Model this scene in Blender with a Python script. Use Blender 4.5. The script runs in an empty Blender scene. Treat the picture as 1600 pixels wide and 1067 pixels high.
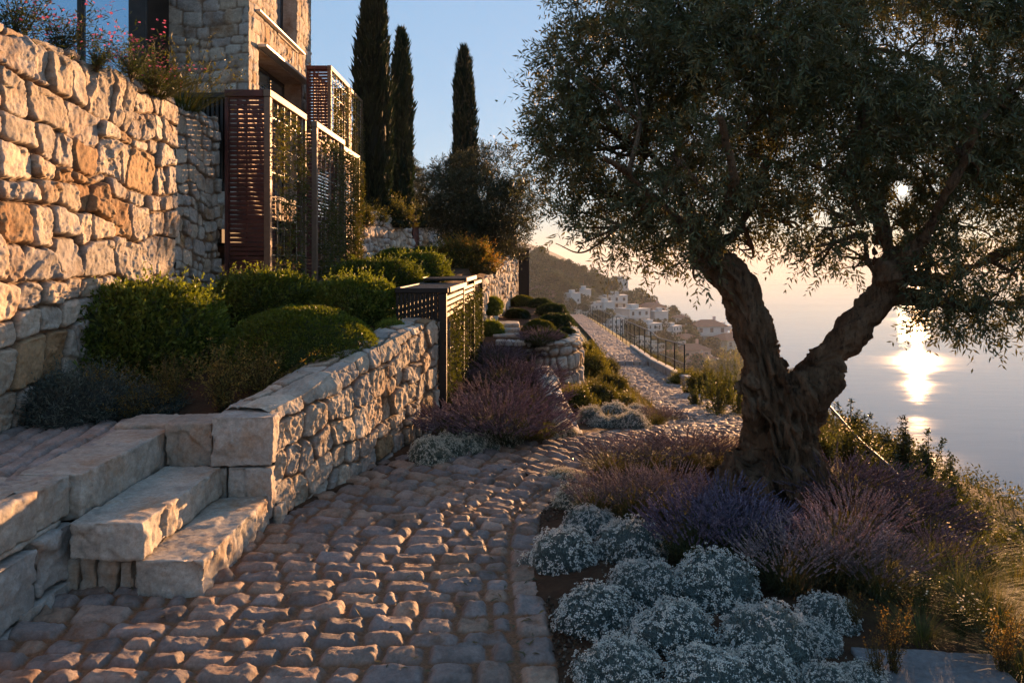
import bpy, math, random
import numpy as np
from mathutils import Vector
S = bpy.context.scene
COL = S.collection
rs = np.random.RandomState
F, CX, HY, CH = 1250.0, 800.0, 400.0, 1.6     # focal length in photo pixels, horizon row, eye height

# ------------------------------------------------------------------ helpers
def link(o, parent=None):
    COL.objects.link(o)
    if parent is not None: o.parent = parent
    return o
def tag(o, label=None, cat=None, group=None, kind=None):
    if label: o['label'] = label
    if cat: o['category'] = cat
    if group: o['group'] = group
    if kind: o['kind'] = kind
    return o
def empty(name, loc=(0, 0, 0), rz=0.0, label=None, cat=None, group=None, sc=1.0):
    o = bpy.data.objects.new(name, None); o.location = loc; o.rotation_euler = (0, 0, rz)
    o.scale = (sc, sc, sc); o.empty_display_size = .1
    link(o); return tag(o, label, cat, group)
def np_mesh(name, V, faces, col=None, mats=(), midx=None, smooth=True):
    me = bpy.data.meshes.new(name)
    V = np.asarray(V, np.float32)
    if not isinstance(faces, (list, tuple)): faces = [faces]
    faces = [np.asarray(f, np.int32) for f in faces if len(f)]
    nl = sum(f.size for f in faces); nf = sum(len(f) for f in faces)
    me.vertices.add(len(V)); me.vertices.foreach_set('co', V.ravel())
    me.loops.add(nl); me.polygons.add(nf)
    me.loops.foreach_set('vertex_index', np.concatenate([f.ravel() for f in faces]))
    tot = np.concatenate([np.full(len(f), f.shape[1], np.int32) for f in faces])
    me.polygons.foreach_set('loop_start', np.concatenate([[0], np.cumsum(tot)[:-1]]).astype(np.int32))
    for m in mats: me.materials.append(m)
    if midx is not None: me.polygons.foreach_set('material_index', np.asarray(midx, np.int32))
    me.update(calc_edges=True)
    me.polygons.foreach_set('use_smooth', np.full(nf, bool(smooth)))
    if col is not None:
        a = me.color_attributes.new('col', 'FLOAT_COLOR', 'POINT')
        c = np.ones((len(V), 4), np.float32); col = np.asarray(col, np.float32); c[:, :col.shape[1]] = col
        a.data.foreach_set('color', c.ravel())
    me.validate()
    return me
def obj(name, me, parent=None, loc=None, rz=0.0, sc=None):
    o = bpy.data.objects.new(name, me); link(o, parent)
    if loc is not None: o.location = loc
    o.rotation_euler = (0, 0, rz)
    if sc is not None: o.scale = sc if hasattr(sc, '__len__') else (sc, sc, sc)
    return o
def grid_faces(ny, nx, mask=None):
    i = np.arange(ny * nx).reshape(ny, nx)
    f = np.stack([i[:-1, :-1], i[:-1, 1:], i[1:, 1:], i[1:, :-1]], -1).reshape(-1, 4)
    return f if mask is None else f[mask.ravel()]
class MB:                                      # collects boxes and tubes into one mesh
    def __init__(s): s.V = []; s.Q = []; s.T = []; s.n = 0
    def add(s, v, q=(), t=()):
        v = np.asarray(v, float)
        if len(q): s.Q.append(np.asarray(q) + s.n)
        if len(t): s.T.append(np.asarray(t) + s.n)
        s.V.append(v); s.n += len(v)
    def box(s, a, b, bev=0.006):
        a = np.minimum(a, b).astype(float); b = np.maximum(a, b).astype(float)
        c = (a + b) / 2; h = (b - a) / 2; bev = min(bev, h.min() * .4)
        v = []; idx = {}
        for sx in (-1, 1):
            for sy in (-1, 1):
                for sz in (-1, 1):
                    for ax in range(3):
                        p = h - bev; p[ax] = h[ax]
                        idx[(sx, sy, sz, ax)] = len(v); v.append(c + p * np.array((sx, sy, sz)))
        q = []; t = []
        sg = (-1, 1)
        for ax in range(3):
            o1, o2 = [k for k in range(3) if k != ax]
            for s0 in sg:
                ring = []
                for (p1, p2) in ((-1, -1), (1, -1), (1, 1), (-1, 1)):
                    k = [0, 0, 0]; k[ax] = s0; k[o1] = p1; k[o2] = p2; ring.append(idx[(*k, ax)])
                flip = (s0 > 0) == (ax == 1)
                q.append(ring[::-1] if flip else ring)
            for p1 in sg:
                for p2 in sg:
                    k0 = [0, 0, 0]; k1 = [0, 0, 0]
                    k0[ax] = -1; k1[ax] = 1
                    k0[o1] = k1[o1] = p1; k0[o2] = k1[o2] = p2
                    r = [idx[(*k0, o1)], idx[(*k1, o1)], idx[(*k1, o2)], idx[(*k0, o2)]]
                    q.append(r if (p1 * p2 > 0) == (ax != 1) else r[::-1])
        for sx in sg:
            for sy in sg:
                for sz in sg:
                    r = [idx[(sx, sy, sz, a_)] for a_ in range(3)]
                    t.append(r if sx * sy * sz > 0 else r[::-1])
        s.add(v, q, t)
    def obox(s, p0, p1, w, h, up=(0, 0, 1)):   # bar from p0 to p1 with a w x h section
        p0 = np.array(p0, float); p1 = np.array(p1, float); d = p1 - p0; L = np.linalg.norm(d); d /= L
        r = np.cross(d, up); r /= np.linalg.norm(r); u = np.cross(r, d)
        m = MB(); m.box((-w / 2, 0, -h / 2), (w / 2, L, h / 2), min(w, h) * .12)
        v = np.concatenate(m.V); v = p0 + v[:, :1] * r + v[:, 1:2] * d + v[:, 2:] * u
        s.add(v, m.Q and np.concatenate(m.Q), m.T and np.concatenate(m.T))
    def tube(s, P, R, n=6):
        P = np.asarray(P, float); R = np.broadcast_to(np.asarray(R, float), (len(P),))
        d = np.gradient(P, axis=0); d /= np.linalg.norm(d, axis=1)[:, None] + 1e-9
        ref = np.where(np.abs(d[:, 2:]) > .9, [[1., 0, 0]], [[0, 0, 1.]])
        a = np.cross(d, ref); a /= np.linalg.norm(a, axis=1)[:, None]; b = np.cross(d, a)
        th = np.arange(n) * 2 * math.pi / n
        v = P[:, None] + R[:, None, None] * (np.cos(th)[None, :, None] * a[:, None] + np.sin(th)[None, :, None] * b[:, None])
        m = len(P); q = []
        i = np.arange(m * n).reshape(m, n); j = np.roll(i, -1, 1)
        q = np.stack([i[:-1], j[:-1], j[1:], i[1:]], -1).reshape(-1, 4)
        v = np.concatenate([v.reshape(-1, 3), P[:1], P[-1:]])
        t = np.concatenate([np.stack([j[0], i[0], np.full(n, m * n)], -1), np.stack([i[-1], j[-1], np.full(n, m * n + 1)], -1)])
        s.add(v, q, t)
    def mesh(s, name, mat, smooth=False, col=None):
        fs = [np.concatenate(x) for x in (s.Q, s.T) if x]
        V = np.concatenate(s.V)
        return np_mesh(name, V, fs, None if col is None else np.tile(col, (len(V), 1)), [mat] if mat else [], None, smooth)
def part(name, mb, mat, parent, smooth=False):
    return obj(name, mb.mesh(name, mat, smooth), parent)

# ------------------------------------------------------------------ noise
def _hash(i, j, k, seed):
    h = (i.astype(np.int64) * 374761393 + j.astype(np.int64) * 668265263 + k.astype(np.int64) * 2147483647 + seed * 1274126177) & 0xffffffff
    h = ((h ^ (h >> 13)) * 1274126177) & 0xffffffff
    h = ((h ^ (h >> 15)) * 2246822519) & 0xffffffff
    return ((h ^ (h >> 16)) & 0xffffff) / float(0x1000000)
def noise(p, seed=0):
    p = np.asarray(p, float); i = np.floor(p).astype(np.int64); f = p - i; f = f * f * f * (f * (f * 6 - 15) + 10)
    r = 0
    for a in (0, 1):
        wa = f[..., 0] if a else 1 - f[..., 0]
        for b in (0, 1):
            wb = f[..., 1] if b else 1 - f[..., 1]
            for c in (0, 1):
                wc = f[..., 2] if c else 1 - f[..., 2]
                r = r + wa * wb * wc * _hash(i[..., 0] + a, i[..., 1] + b, i[..., 2] + c, seed)
    return r * 2 - 1
def fbm(p, o=4, seed=0, g=.5):
    r = 0; a = 1.0; p = np.asarray(p, float)
    for k in range(o):
        r = r + a * noise(p * (2.03 ** k) + k * 7.31, seed + k); a *= g
    return r
def facet(p, seed=0):                          # chipped planes: each jittered cell carries its own tilt
    p = np.asarray(p, float); i = np.floor(p).astype(np.int64)
    best = np.full(p.shape[:-1], 1e9); out = np.zeros(p.shape[:-1])
    for a in (-1, 0, 1):
        for b in (-1, 0, 1):
            for c in (-1, 0, 1):
                ci = i + (a, b, c)
                q = np.stack([_hash(ci[..., 0], ci[..., 1], ci[..., 2], seed + k) for k in range(3)], -1)
                d = p - (ci + q); dd = (d * d).sum(-1)
                g = np.stack([_hash(ci[..., 0], ci[..., 1], ci[..., 2], seed + 5 + k) * 2 - 1 for k in range(3)], -1)
                m = dd < best; best = np.where(m, dd, best)
                out = np.where(m, (d * g).sum(-1) + .3 * g[..., 0], out)
    return out
def sstep(x, a, b):
    t = np.clip((np.asarray(x, float) - a) / (b - a), 0, 1); return t * t * (3 - 2 * t)
def ipc(y, xs, ys):                            # smooth monotone-ish interpolation (Catmull-Rom sampled)
    return np.interp(y, xs, ys)
def crspline(P, n):
    P = np.asarray(P, float); Q = np.concatenate([2 * P[:1] - P[1:2], P, 2 * P[-1:] - P[-2:-1]]); out = []
    for k in range(len(P) - 1):
        a, b, c, d = Q[k:k + 4]; t = np.linspace(0, 1, n, endpoint=False)[:, None]
        out.append(.5 * (2 * b + (c - a) * t + (2 * a - 5 * b + 4 * c - d) * t * t + (3 * b - a - 3 * c + d) * t ** 3))
    out.append(P[-1:]); return np.concatenate(out)
def resample(P, step):
    P = np.asarray(P, float); L = np.concatenate([[0], np.cumsum(np.linalg.norm(np.diff(P, axis=0), axis=1))])
    s = np.linspace(0, L[-1], max(2, int(L[-1] / step) + 1))
    return np.stack([np.interp(s, L, P[:, k]) for k in range(P.shape[1])], -1), s

# ------------------------------------------------------------------ materials
def nodes(name):
    m = bpy.data.materials.new(name); m.use_nodes = True
    nt = m.node_tree; nt.nodes.clear()
    out = nt.nodes.new('ShaderNodeOutputMaterial'); b = nt.nodes.new('ShaderNodeBsdfPrincipled')
    nt.links.new(b.outputs[0], out.inputs[0]); return m, nt, b, out
def N(nt, t, **kw):
    n = nt.nodes.new(t)
    for k, v in kw.items():
        if k.startswith('_'): setattr(n, k[1:], v)
        else: n.inputs[k.replace('__', ' ')].default_value = v
    return n
def mixc(nt, a, b, fac, mode='MIX'):
    n = nt.nodes.new('ShaderNodeMix'); n.data_type = 'RGBA'; n.blend_type = mode
    for s, v in ((n.inputs[0], fac), (n.inputs[6], a), (n.inputs[7], b)):
        if hasattr(v, 'links'): nt.links.new(v, s)
        elif isinstance(v, (int, float)): s.default_value = v
        else: s.default_value = (*v, 1)
    return n.outputs[2]
def ramp(nt, src, stops):
    n = nt.nodes.new('ShaderNodeValToRGB'); e = n.color_ramp.elements
    while len(e) < len(stops): e.new(.5)
    for k, (p, c) in enumerate(stops):
        e[k].position = p; e[k].color = (*c, 1) if hasattr(c, '__len__') else (c, c, c, 1)
    nt.links.new(src, n.inputs[0]); return n.outputs[0]
def bump(nt, b, src, strength, dist, prev=None):
    n = N(nt, 'ShaderNodeBump', Strength=strength, Distance=dist); nt.links.new(src, n.inputs['Height'])
    if prev is not None: nt.links.new(prev.outputs[0], n.inputs['Normal'])
    nt.links.new(n.outputs[0], b.inputs['Normal']); return n
def tex(nt, scale, detail=6, rough=.6, coord='Object', stretch=None, kind='ShaderNodeTexNoise'):
    tc = nt.nodes.new('ShaderNodeTexCoord'); src = tc.outputs[coord]
    if stretch:
        mp = N(nt, 'ShaderNodeMapping'); mp.inputs['Scale'].default_value = stretch; nt.links.new(src, mp.inputs[0]); src = mp.outputs[0]
    n = nt.nodes.new(kind); n.inputs['Scale'].default_value = scale
    if kind == 'ShaderNodeTexNoise': n.inputs['Detail'].default_value = detail; n.inputs['Roughness'].default_value = rough
    nt.links.new(src, n.inputs['Vector']); return n.outputs[0]
def mat_stone(name, soil=(.10, .055, .03), sc=1.0, bs=.5, rough=.85):
    m, nt, b, out = nodes(name)
    at = N(nt, 'ShaderNodeVertexColor'); at.layer_name = 'col'
    n1 = ramp(nt, tex(nt, 5 * sc, 9, .72), [(.3, .55), (.5, .95), (.72, 1.3)])
    c = mixc(nt, at.outputs[0], n1, 1.0, 'MULTIPLY')
    n2 = ramp(nt, tex(nt, 45 * sc, 6, .8), [(.3, .6), (.68, 1.22)])
    c = mixc(nt, c, n2, .8, 'MULTIPLY')
    st = ramp(nt, tex(nt, 2.3 * sc, 7, .7), [(.52, 0.), (.72, 1.)])
    c2 = mixc(nt, c, (.62, .36, .17), 1.0, 'MULTIPLY')
    c = mixc(nt, c, c2, st)
    li = ramp(nt, tex(nt, 13 * sc, 8, .8), [(.60, 0.), (.66, .55)]); c = mixc(nt, c, (.17, .16, .14), li)
    soiln = ramp(nt, tex(nt, 90, 3, .7), [(.3, tuple(.55 * x for x in soil)), (.7, tuple(1.4 * x for x in soil))])
    c = mixc(nt, soiln, c, at.outputs[1])
    nt.links.new(c, b.inputs['Base Color']); b.inputs['Roughness'].default_value = rough
    b.inputs['Specular IOR Level'].default_value = .3
    k = bump(nt, b, tex(nt, 28 * sc, 8, .7), bs, .02)
    bump(nt, b, tex(nt, 150 * sc, 4, .75), bs * .7, .004, k)
    return m
def mat_leaf(name, tint=(1, 1, 1), trans=.35, rough=.5, var=.35, tr_tint=(1.25, 1.25, .5)):
    m, nt, b, out = nodes(name)
    at = N(nt, 'ShaderNodeVertexColor'); at.layer_name = 'col'
    oi = N(nt, 'ShaderNodeObjectInfo')
    v = ramp(nt, oi.outputs['Random'], [(0, 1 - var), (1, 1 + var)])
    c = mixc(nt, at.outputs[0], v, 1.0, 'MULTIPLY'); c = mixc(nt, c, tint, 1.0, 'MULTIPLY')
    nt.links.new(c, b.inputs['Base Color']); b.inputs['Roughness'].default_value = rough
    b.inputs['Specular IOR Level'].default_value = .2
    t = N(nt, 'ShaderNodeBsdfTranslucent'); c3 = mixc(nt, c, tr_tint, 1.0, 'MULTIPLY'); nt.links.new(c3, t.inputs[0])
    mx = N(nt, 'ShaderNodeMixShader'); mx.inputs[0].default_value = trans
    nt.links.new(b.outputs[0], mx.inputs[1]); nt.links.new(t.outputs[0], mx.inputs[2]); nt.links.new(mx.outputs[0], out.inputs[0])
    return m
def mat_plain(name, c, rough=.6, metal=0.0, nz=.25, sc=12, bs=.15, stretch=None, spec=.5):
    m, nt, b, out = nodes(name)
    n = ramp(nt, tex(nt, sc, 6, .65, stretch=stretch), [(.25, tuple(x * (1 - nz) for x in c)), (.75, tuple(min(1, x * (1 + nz)) for x in c))])
    nt.links.new(n, b.inputs['Base Color']); b.inputs['Roughness'].default_value = rough; b.inputs['Metallic'].default_value = metal
    b.inputs['Specular IOR Level'].default_value = spec
    if bs: bump(nt, b, tex(nt, sc * 4, 5, .7, stretch=stretch), bs, .01)
    return m
M = dict(
    wall=mat_stone('limestone_wall', (.16, .10, .06)), cob=mat_stone('cobble', (.21, .098, .046), 1.6, .45, .7),
    block=mat_stone('hewn_limestone', (.2, .15, .1), 1.0, .35, .8),
    leaf=mat_leaf('leaf', trans=.35), olive=mat_leaf('olive_leaf', trans=.22, rough=.45, tr_tint=(1.15, 1.0, .4)), box=mat_leaf('boxwood_leaf', trans=.4, rough=.45, tr_tint=(1.5, 1.3, .35)),
    cyp=mat_leaf('cypress_leaf', trans=.15, rough=.7), silver=mat_leaf('silver_leaf', trans=.25, rough=.8, var=.12, tr_tint=(1.1, 1, .8)),
    flower=mat_leaf('petal', trans=.45, rough=.7, var=.1, tr_tint=(1.1, 1, .85)), lav=mat_leaf('lavender_flower', trans=.4, rough=.85, var=.2, tr_tint=(1.15, 1.0, .8)),
    grass=mat_leaf('grass_blade', trans=.45, rough=.6, var=.2, tr_tint=(1.3, 1.1, .4)), far=mat_leaf('far_leaf', trans=.1, rough=.9, var=.3),
    corten=mat_plain('corten_steel', (.10, .028, .018), .65, .3, .45, 9, .2), bronze=mat_plain('bronze_frame', (.17, .10, .06), .6, .15, .25, 20, .1),
    black=mat_plain('dark_steel', (.018, .015, .013), .45, .5, .4, 15, .08), alu=mat_plain('metal_edge', (.45, .42, .38), .4, .7, .1, 30, 0),
    bark=None, soil=None, white=mat_plain('painted_render', (.52, .50, .46), .8, 0, .08, .7, 0), cream=mat_plain('cream_render', (.48, .40, .31), .8, 0, .1, .7, 0),
    pink=mat_plain('rose_render', (.55, .36, .27), .8, 0, .1, .7, 0), tile=mat_plain('terracotta_tile', (.36, .14, .07), .8, 0, .25, 1.5, 0),
    grey=mat_plain('flat_roof', (.40, .38, .36), .9, 0, .15, 1, 0), wpane=mat_plain('window_pane', (.03, .035, .045), .15, 0, .2, 1, 0),
    dark=mat_plain('interior_dark', (.02, .018, .016), .8, 0, .2, 4, 0), bronze_rail=mat_plain('brushed_rail', (.16, .11, .07), .5, .3, .15, 30, 0),
    stem=mat_plain('stem', (.10, .075, .045), .8, 0, .3, 40, .2))
def glass():
    m, nt, b, out = nodes('tinted_glazing')
    b.inputs['Base Color'].default_value = (.32, .48, .62, 1); b.inputs['Metallic'].default_value = .85; b.inputs['Roughness'].default_value = .03
    return m
M['glass'] = glass()
def bark():
    m, nt, b, out = nodes('olive_bark')
    n = ramp(nt, tex(nt, 9, 9, .7, stretch=(1, 1, .35)), [(.25, (.07, .038, .02)), (.5, (.20, .115, .062)), (.8, (.37, .26, .165))])
    nt.links.new(n, b.inputs['Base Color']); b.inputs['Roughness'].default_value = .85; b.inputs['Specular IOR Level'].default_value = .25
    cr = ramp(nt, tex(nt, 30, 7, .75, stretch=(1, 1, .16)), [(.36, .25), (.5, 1.0)]); nt.links.new(mixc(nt, n, cr, 1.0, 'MULTIPLY'), b.inputs['Base Color'])
    k = bump(nt, b, tex(nt, 30, 7, .75, stretch=(1, 1, .16)), 1.0, .05); bump(nt, b, tex(nt, 60, 5, .7, stretch=(1, 1, .3)), .9, .012, k)
    return m
M['bark'] = bark()
def soil():
    m, nt, b, out = nodes('ground_soil')
    n = ramp(nt, tex(nt, 6, 9, .7), [(.25, (.045, .026, .016)), (.55, (.10, .055, .032)), (.8, (.16, .095, .055))])
    # far slopes carry dry scrub
    g = ramp(nt, tex(nt, .25, 8, .75), [(.3, (.025, .032, .014)), (.5, (.05, .055, .024)), (.7, (.13, .105, .06))])
    at = N(nt, 'ShaderNodeVertexColor'); at.layer_name = 'col'
    nt.links.new(mixc(nt, n, g, at.outputs[0]), b.inputs['Base Color']); b.inputs['Roughness'].default_value = .95; b.inputs['Specular IOR Level'].default_value = .1
    k = bump(nt, b, tex(nt, 25, 8, .7), .8, .03); bump(nt, b, tex(nt, 120, 5, .7), .8, .01, k)
    return m
M['soil'] = soil()
def water():
    m, nt, b, out = nodes('sea_water')
    b.inputs['Base Color'].default_value = (.018, .05, .075, 1); b.inputs['Roughness'].default_value = .018; b.inputs['IOR'].default_value = 1.33
    nt.links.new(ramp(nt, tex(nt, .0035, 4, .6, stretch=(1, 3.2, 1)), [(.42, .012), (.62, .09)]), b.inputs['Roughness'])
    k = bump(nt, b, tex(nt, .045, 2, .5, stretch=(1, 2.4, 1)), .03, 3.0)
    bump(nt, b, tex(nt, .25, 2, .5, stretch=(1, 2.4, 1)), .05, .5, k)
    return m
M['water'] = water()

# ------------------------------------------------------------------ terrain
PC = np.array([(-.64, -3), (-.62, 2), (-.62, 3), (-.65, 4.4), (-.5, 5.3), (0, 6.1), (.8, 6.85), (1.75, 7.75), (2.4, 9.0), (2.75, 11), (2.98, 13), (3.18, 15.5), (3.5, 20), (3.95, 27), (5, 48), (6, 75), (6.4, 88)], float)
PCs = crspline(PC, 24)
ZPY = [-50, 6.9, 7.5, 9.5, 12, 16, 20, 27, 48, 75, 90, 110]
ZPZ = [0, 0, -.07, -.38, -.70, -1.17, -1.6, -2.1, -3.0, -4.0, -6, -9]
def xp(y): return np.interp(y, PCs[:, 1], PCs[:, 0])
def zp(y): return np.interp(y, ZPY, ZPZ)
BY = [-50, 4.88, 4.98, 5.3, 6.3, 7.4, 7.6, 11.7, 12.1, 18, 22, 30, 60, 2000]
BX = [-2.27, -2.27, -1.66, -1.47, -1.16, -.86, -.86, -.62, -.55, -.02, .2, -.5, -4, -40]
TY = [-50, 5.3, 6, 7, 8.5, 10, 12, 14, 18, 24, 40, 100]
TZv = [.47, .47, .64, .86, 1.12, 1.27, 1.40, 1.55, 2.1, 2.8, 3.6, 4]
def planter(x, y):                             # the raised round-fronted planter above the lower path
    xr = np.interp(y, [11.42, 11.5, 11.65, 12.0, 13, 14.5, 16.5, 18.5], [.55, .72, .86, .97, 1.03, 1.01, .9, .6])
    return (y > 11.55) & (y < 18.5) & (x < xr) & (x > -1)
def terrain(x, y):
    x = np.asarray(x, float); y = np.asarray(y, float)
    zpy = zp(y); c = xp(y); hw = .74
    # right side
    fr = np.interp(y, [-5, 0, 3, 4, 5, 6, 7, 8, 10, 14, 30], [2.8, 2.8, 2.75, 2.65, 2.5, 2.2, 1.5, 1.2, .95, .85, .85])
    r = np.maximum(x - c - fr, 0)
    zr = zpy + .06 * sstep(x - c, hw, hw + .5) * sstep(y, 9, 6) - np.where(r < 4, (.33 + .12 * sstep(y, 15, 26)) * r + .05 * r * r, 2.12 + .48 * sstep(y, 15, 26) + .57 * (r - 4))
    # left, lower bed
    bx = np.interp(y, BY, BX)
    zl0 = np.interp(y, [-5, 7, 9, 12, 18, 22, 30, 60, 100], [0, 0, .05, .3, .5, .4, 0, -.5, -2])
    w = np.clip((c - hw - x) / np.maximum(c - hw - bx, .3), 0, 1)
    zlow = zpy + (zl0 - zpy) * w
    zlow = np.where(planter(x, y), np.maximum(zlow, np.interp(y, [11.4, 14, 18.5], [.30, .42, .55])), zlow)
    # terrace
    tz = np.interp(y, TY, TZv)
    k = sstep(bx - x, -.04, .05)
    xw = np.interp(y, [15.7, 16.1, 19.5, 22, 22.01], [-3.45, -3.35, -2.62, -1.8, -1.8]); up_ = np.where(y > 22.3, 1.0, sstep(xw - x, 0, .15)) * (y > 15.9)
    tz = np.where(y > 14, np.interp(y, [14, 22], [1.5, 1.6]) * (1 - up_) + up_ * np.interp(y, [16, 18, 24, 40, 100], [2.3, 2.4, 2.8, 3.4, 4]), tz)
    far = sstep(y, 22, 32)
    k = k * (1 - far) + sstep(bx - x, 0, 10) * far
    zlft = zlow * (1 - k) + np.maximum(tz, zlow) * k
    z = np.where(x > c, zr, zlft)
    z = z - .07 * (np.abs(x - c) < hw + .02) * (y < 95) - .07 * (y < 4.9) * (x < c - hw) * (x > -2.25)
    # far hillside
    yy = [90, 110, 150, 200, 260, 330, 400, 440, 480, 540, 700]
    xc = np.interp(y, yy, [6, 7, 10, 13, 17, 21, 22, 22, 14, 0, -40]); zc = np.interp(y, yy, [-7, -11, -22, -30, -28, -13, -1, 0, -6, -30, -75])
    d = x - xc
    hl = zc - np.where(d > 0, .5 * d, np.maximum(.14 * d, -12))
    f = sstep(y, 75, 125)
    z = z * (1 - f) + hl * f
    return np.maximum(z, -75)
def hit(px, py, dmin=1.5, dmax=1500.):
    t = np.geomspace(dmin, dmax, 9000)
    x = (px - CX) / F * t; z = CH - (py - HY) / F * t
    g = terrain(x, t); i = np.argmax(z <= g)
    return np.array((x[i], t[i], g[i]))
def at(px, py, d): return np.array(((px - CX) / F * d, d, CH - (py - HY) / F * d))
SKY = .141; SUNE = 4.5; SUNC = (1.0, .53, .23); EXPO = 1.9; GAM = .27; HAZE = .00022; HAZEC = (.93, .97, 1.0); NOLIVE = 26000; SAT = 1.62; TINT = (.80, .93, 1.12); DEBUG = 0
# ------------------------------------------------------------------ world, sun, camera
SUN_AZ = math.atan2(610 - 0, F); SUN_EL = math.atan(103 / math.hypot(F, 610)); LAMP_EL = math.radians(6.2)
SD = Vector((math.sin(SUN_AZ) * math.cos(SUN_EL), math.cos(SUN_AZ) * math.cos(SUN_EL), math.sin(SUN_EL)))
w = bpy.data.worlds.new('World'); S.world = w; w.use_nodes = True
wn = w.node_tree; bg = wn.nodes['Background']
sk = wn.nodes.new('ShaderNodeTexSky'); sk.sky_type = 'NISHITA'; sk.sun_disc = False
sk.sun_elevation = LAMP_EL; sk.sun_rotation = SUN_AZ; sk.altitude = 50; sk.air_density = 1.0; sk.dust_density = .25; sk.ozone_density = 3.0
gm = wn.nodes.new('ShaderNodeGamma'); gm.inputs[1].default_value = GAM; hsv = wn.nodes.new('ShaderNodeHueSaturation'); hsv.inputs['Saturation'].default_value = SAT; tn = wn.nodes.new('ShaderNodeMix'); tn.data_type = 'RGBA'; tn.blend_type = 'MULTIPLY'; tn.inputs[0].default_value = 1; tn.inputs[7].default_value = (*TINT, 1)
wn.links.new(sk.outputs[0], gm.inputs[0]); wn.links.new(gm.outputs[0], hsv.inputs['Color']); wn.links.new(hsv.outputs[0], tn.inputs[6]); wn.links.new(tn.outputs[2], bg.inputs[0]); bg.inputs[1].default_value = SKY
L = bpy.data.lights.new('sun_light', 'SUN'); L.energy = SUNE; L.angle = math.radians(.55); L.color = SUNC
lo = bpy.data.objects.new('sun_light', L); link(lo); lo.rotation_euler = (-Vector((math.sin(SUN_AZ + .015) * math.cos(LAMP_EL), math.cos(SUN_AZ + .015) * math.cos(LAMP_EL), math.sin(LAMP_EL)))).to_track_quat('-Z', 'Y').to_euler()
cam = bpy.data.cameras.new('camera'); cam.sensor_width = 36; cam.lens = 36 * F / 1600; cam.shift_y = -(533.5 - HY) / 1600
cam.clip_start = .05; cam.clip_end = 60000
co = bpy.data.objects.new('camera', cam); link(co); co.location = (0, 0, CH); co.rotation_euler = (math.pi / 2, 0, 0); S.camera = co
S.view_settings.view_transform = 'Standard'; S.view_settings.look = 'None'; S.view_settings.exposure = EXPO; S.view_settings.gamma = 1
S.render.engine = 'CYCLES'; S.cycles.max_bounces = 6; S.cycles.diffuse_bounces = 3; S.cycles.transmission_bounces = 4; S.cycles.transparent_max_bounces = 4
S.cycles.glossy_bounces = 3; S.cycles.volume_bounces = 0; S.cycles.use_adaptive_sampling = True; S.cycles.adaptive_threshold = .015
S.cycles.use_denoising = True; S.cycles.sample_clamp_indirect = 6; S.cycles.sample_clamp_direct = 3; S.cycles.denoising_prefilter = 'ACCURATE'; S.cycles.caustics_reflective = False
# the sun itself, far out beyond the haze, half a degree wide
me = bpy.data.meshes.new('sun'); import bmesh
bm = bmesh.new(); bmesh.ops.create_icosphere(bm, subdivisions=3, radius=30000 * math.tan(math.radians(.3))); bm.to_mesh(me); bm.free()
sm, nt, b_, out_ = nodes('sun_disc'); nt.nodes.remove(b_); e = N(nt, 'ShaderNodeEmission', Strength=60.0); e.inputs[0].default_value = (1, .72, .36, 1); nt.links.new(e.outputs[0], out_.inputs[0])
me.materials.append(sm); so = obj('sun', me, loc=tuple(SD * 30000)); tag(so, kind='structure')

# ------------------------------------------------------------------ sheets
def ring(a, b, n): return list(np.linspace(a, b, n, endpoint=False))
gx = np.array(ring(-400, -60, 20) + ring(-60, -12, 24) + ring(-12, -4, 40) + ring(-4, 6, 170) + ring(6, 14, 40) + ring(14, 60, 40) + ring(60, 260, 70) + [260, 300, 400, 700])
gy = np.array(ring(-60, -8, 14) + ring(-8, 2, 40) + ring(2, 16, 240) + ring(16, 32, 80) + ring(32, 100, 70) + ring(100, 560, 190) + [560, 620, 700])
X, Y = np.meshgrid(gx, gy); Z = terrain(X, Y)
P3 = np.stack([X, Y, Z], -1)
near = sstep(np.abs(Y - 4), 26, 8) * sstep(np.abs(X), 16, 6)
Z += near * .02 * fbm(P3 * 3.1, 4, 3) + sstep(Y, 60, 160) * 2.0 * fbm(P3 * .03, 4, 5) + sstep(np.abs(X), 8, 30) * .4 * fbm(P3 * .12, 4, 9)
green = np.clip(sstep(X - xp(Y), 2.2, 4) + sstep(Y, 20, 30) + sstep(-X, 8, 14) + .0, 0, 1)
gcol = np.repeat(green[..., None], 3, -1).reshape(-1, 3)
tag(obj('ground', np_mesh('ground', np.stack([X, Y, Z], -1).reshape(-1, 3), grid_faces(len(gy), len(gx)), gcol, [M['soil']])), kind='structure')
SEA = -62.0
sx = np.array([-8000, -3000, -800, -200, 200, 800, 3000, 8000.]); sy = np.array([-3000, -300, 100, 500, 1500, 4000, 8900.])
X, Y = np.meshgrid(sx, sy); tag(obj('sea', np_mesh('sea', np.stack([X, Y, X * 0 + SEA], -1).reshape(-1, 3), grid_faces(len(sy), len(sx)), None, [M['water']])), kind='structure')
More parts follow.
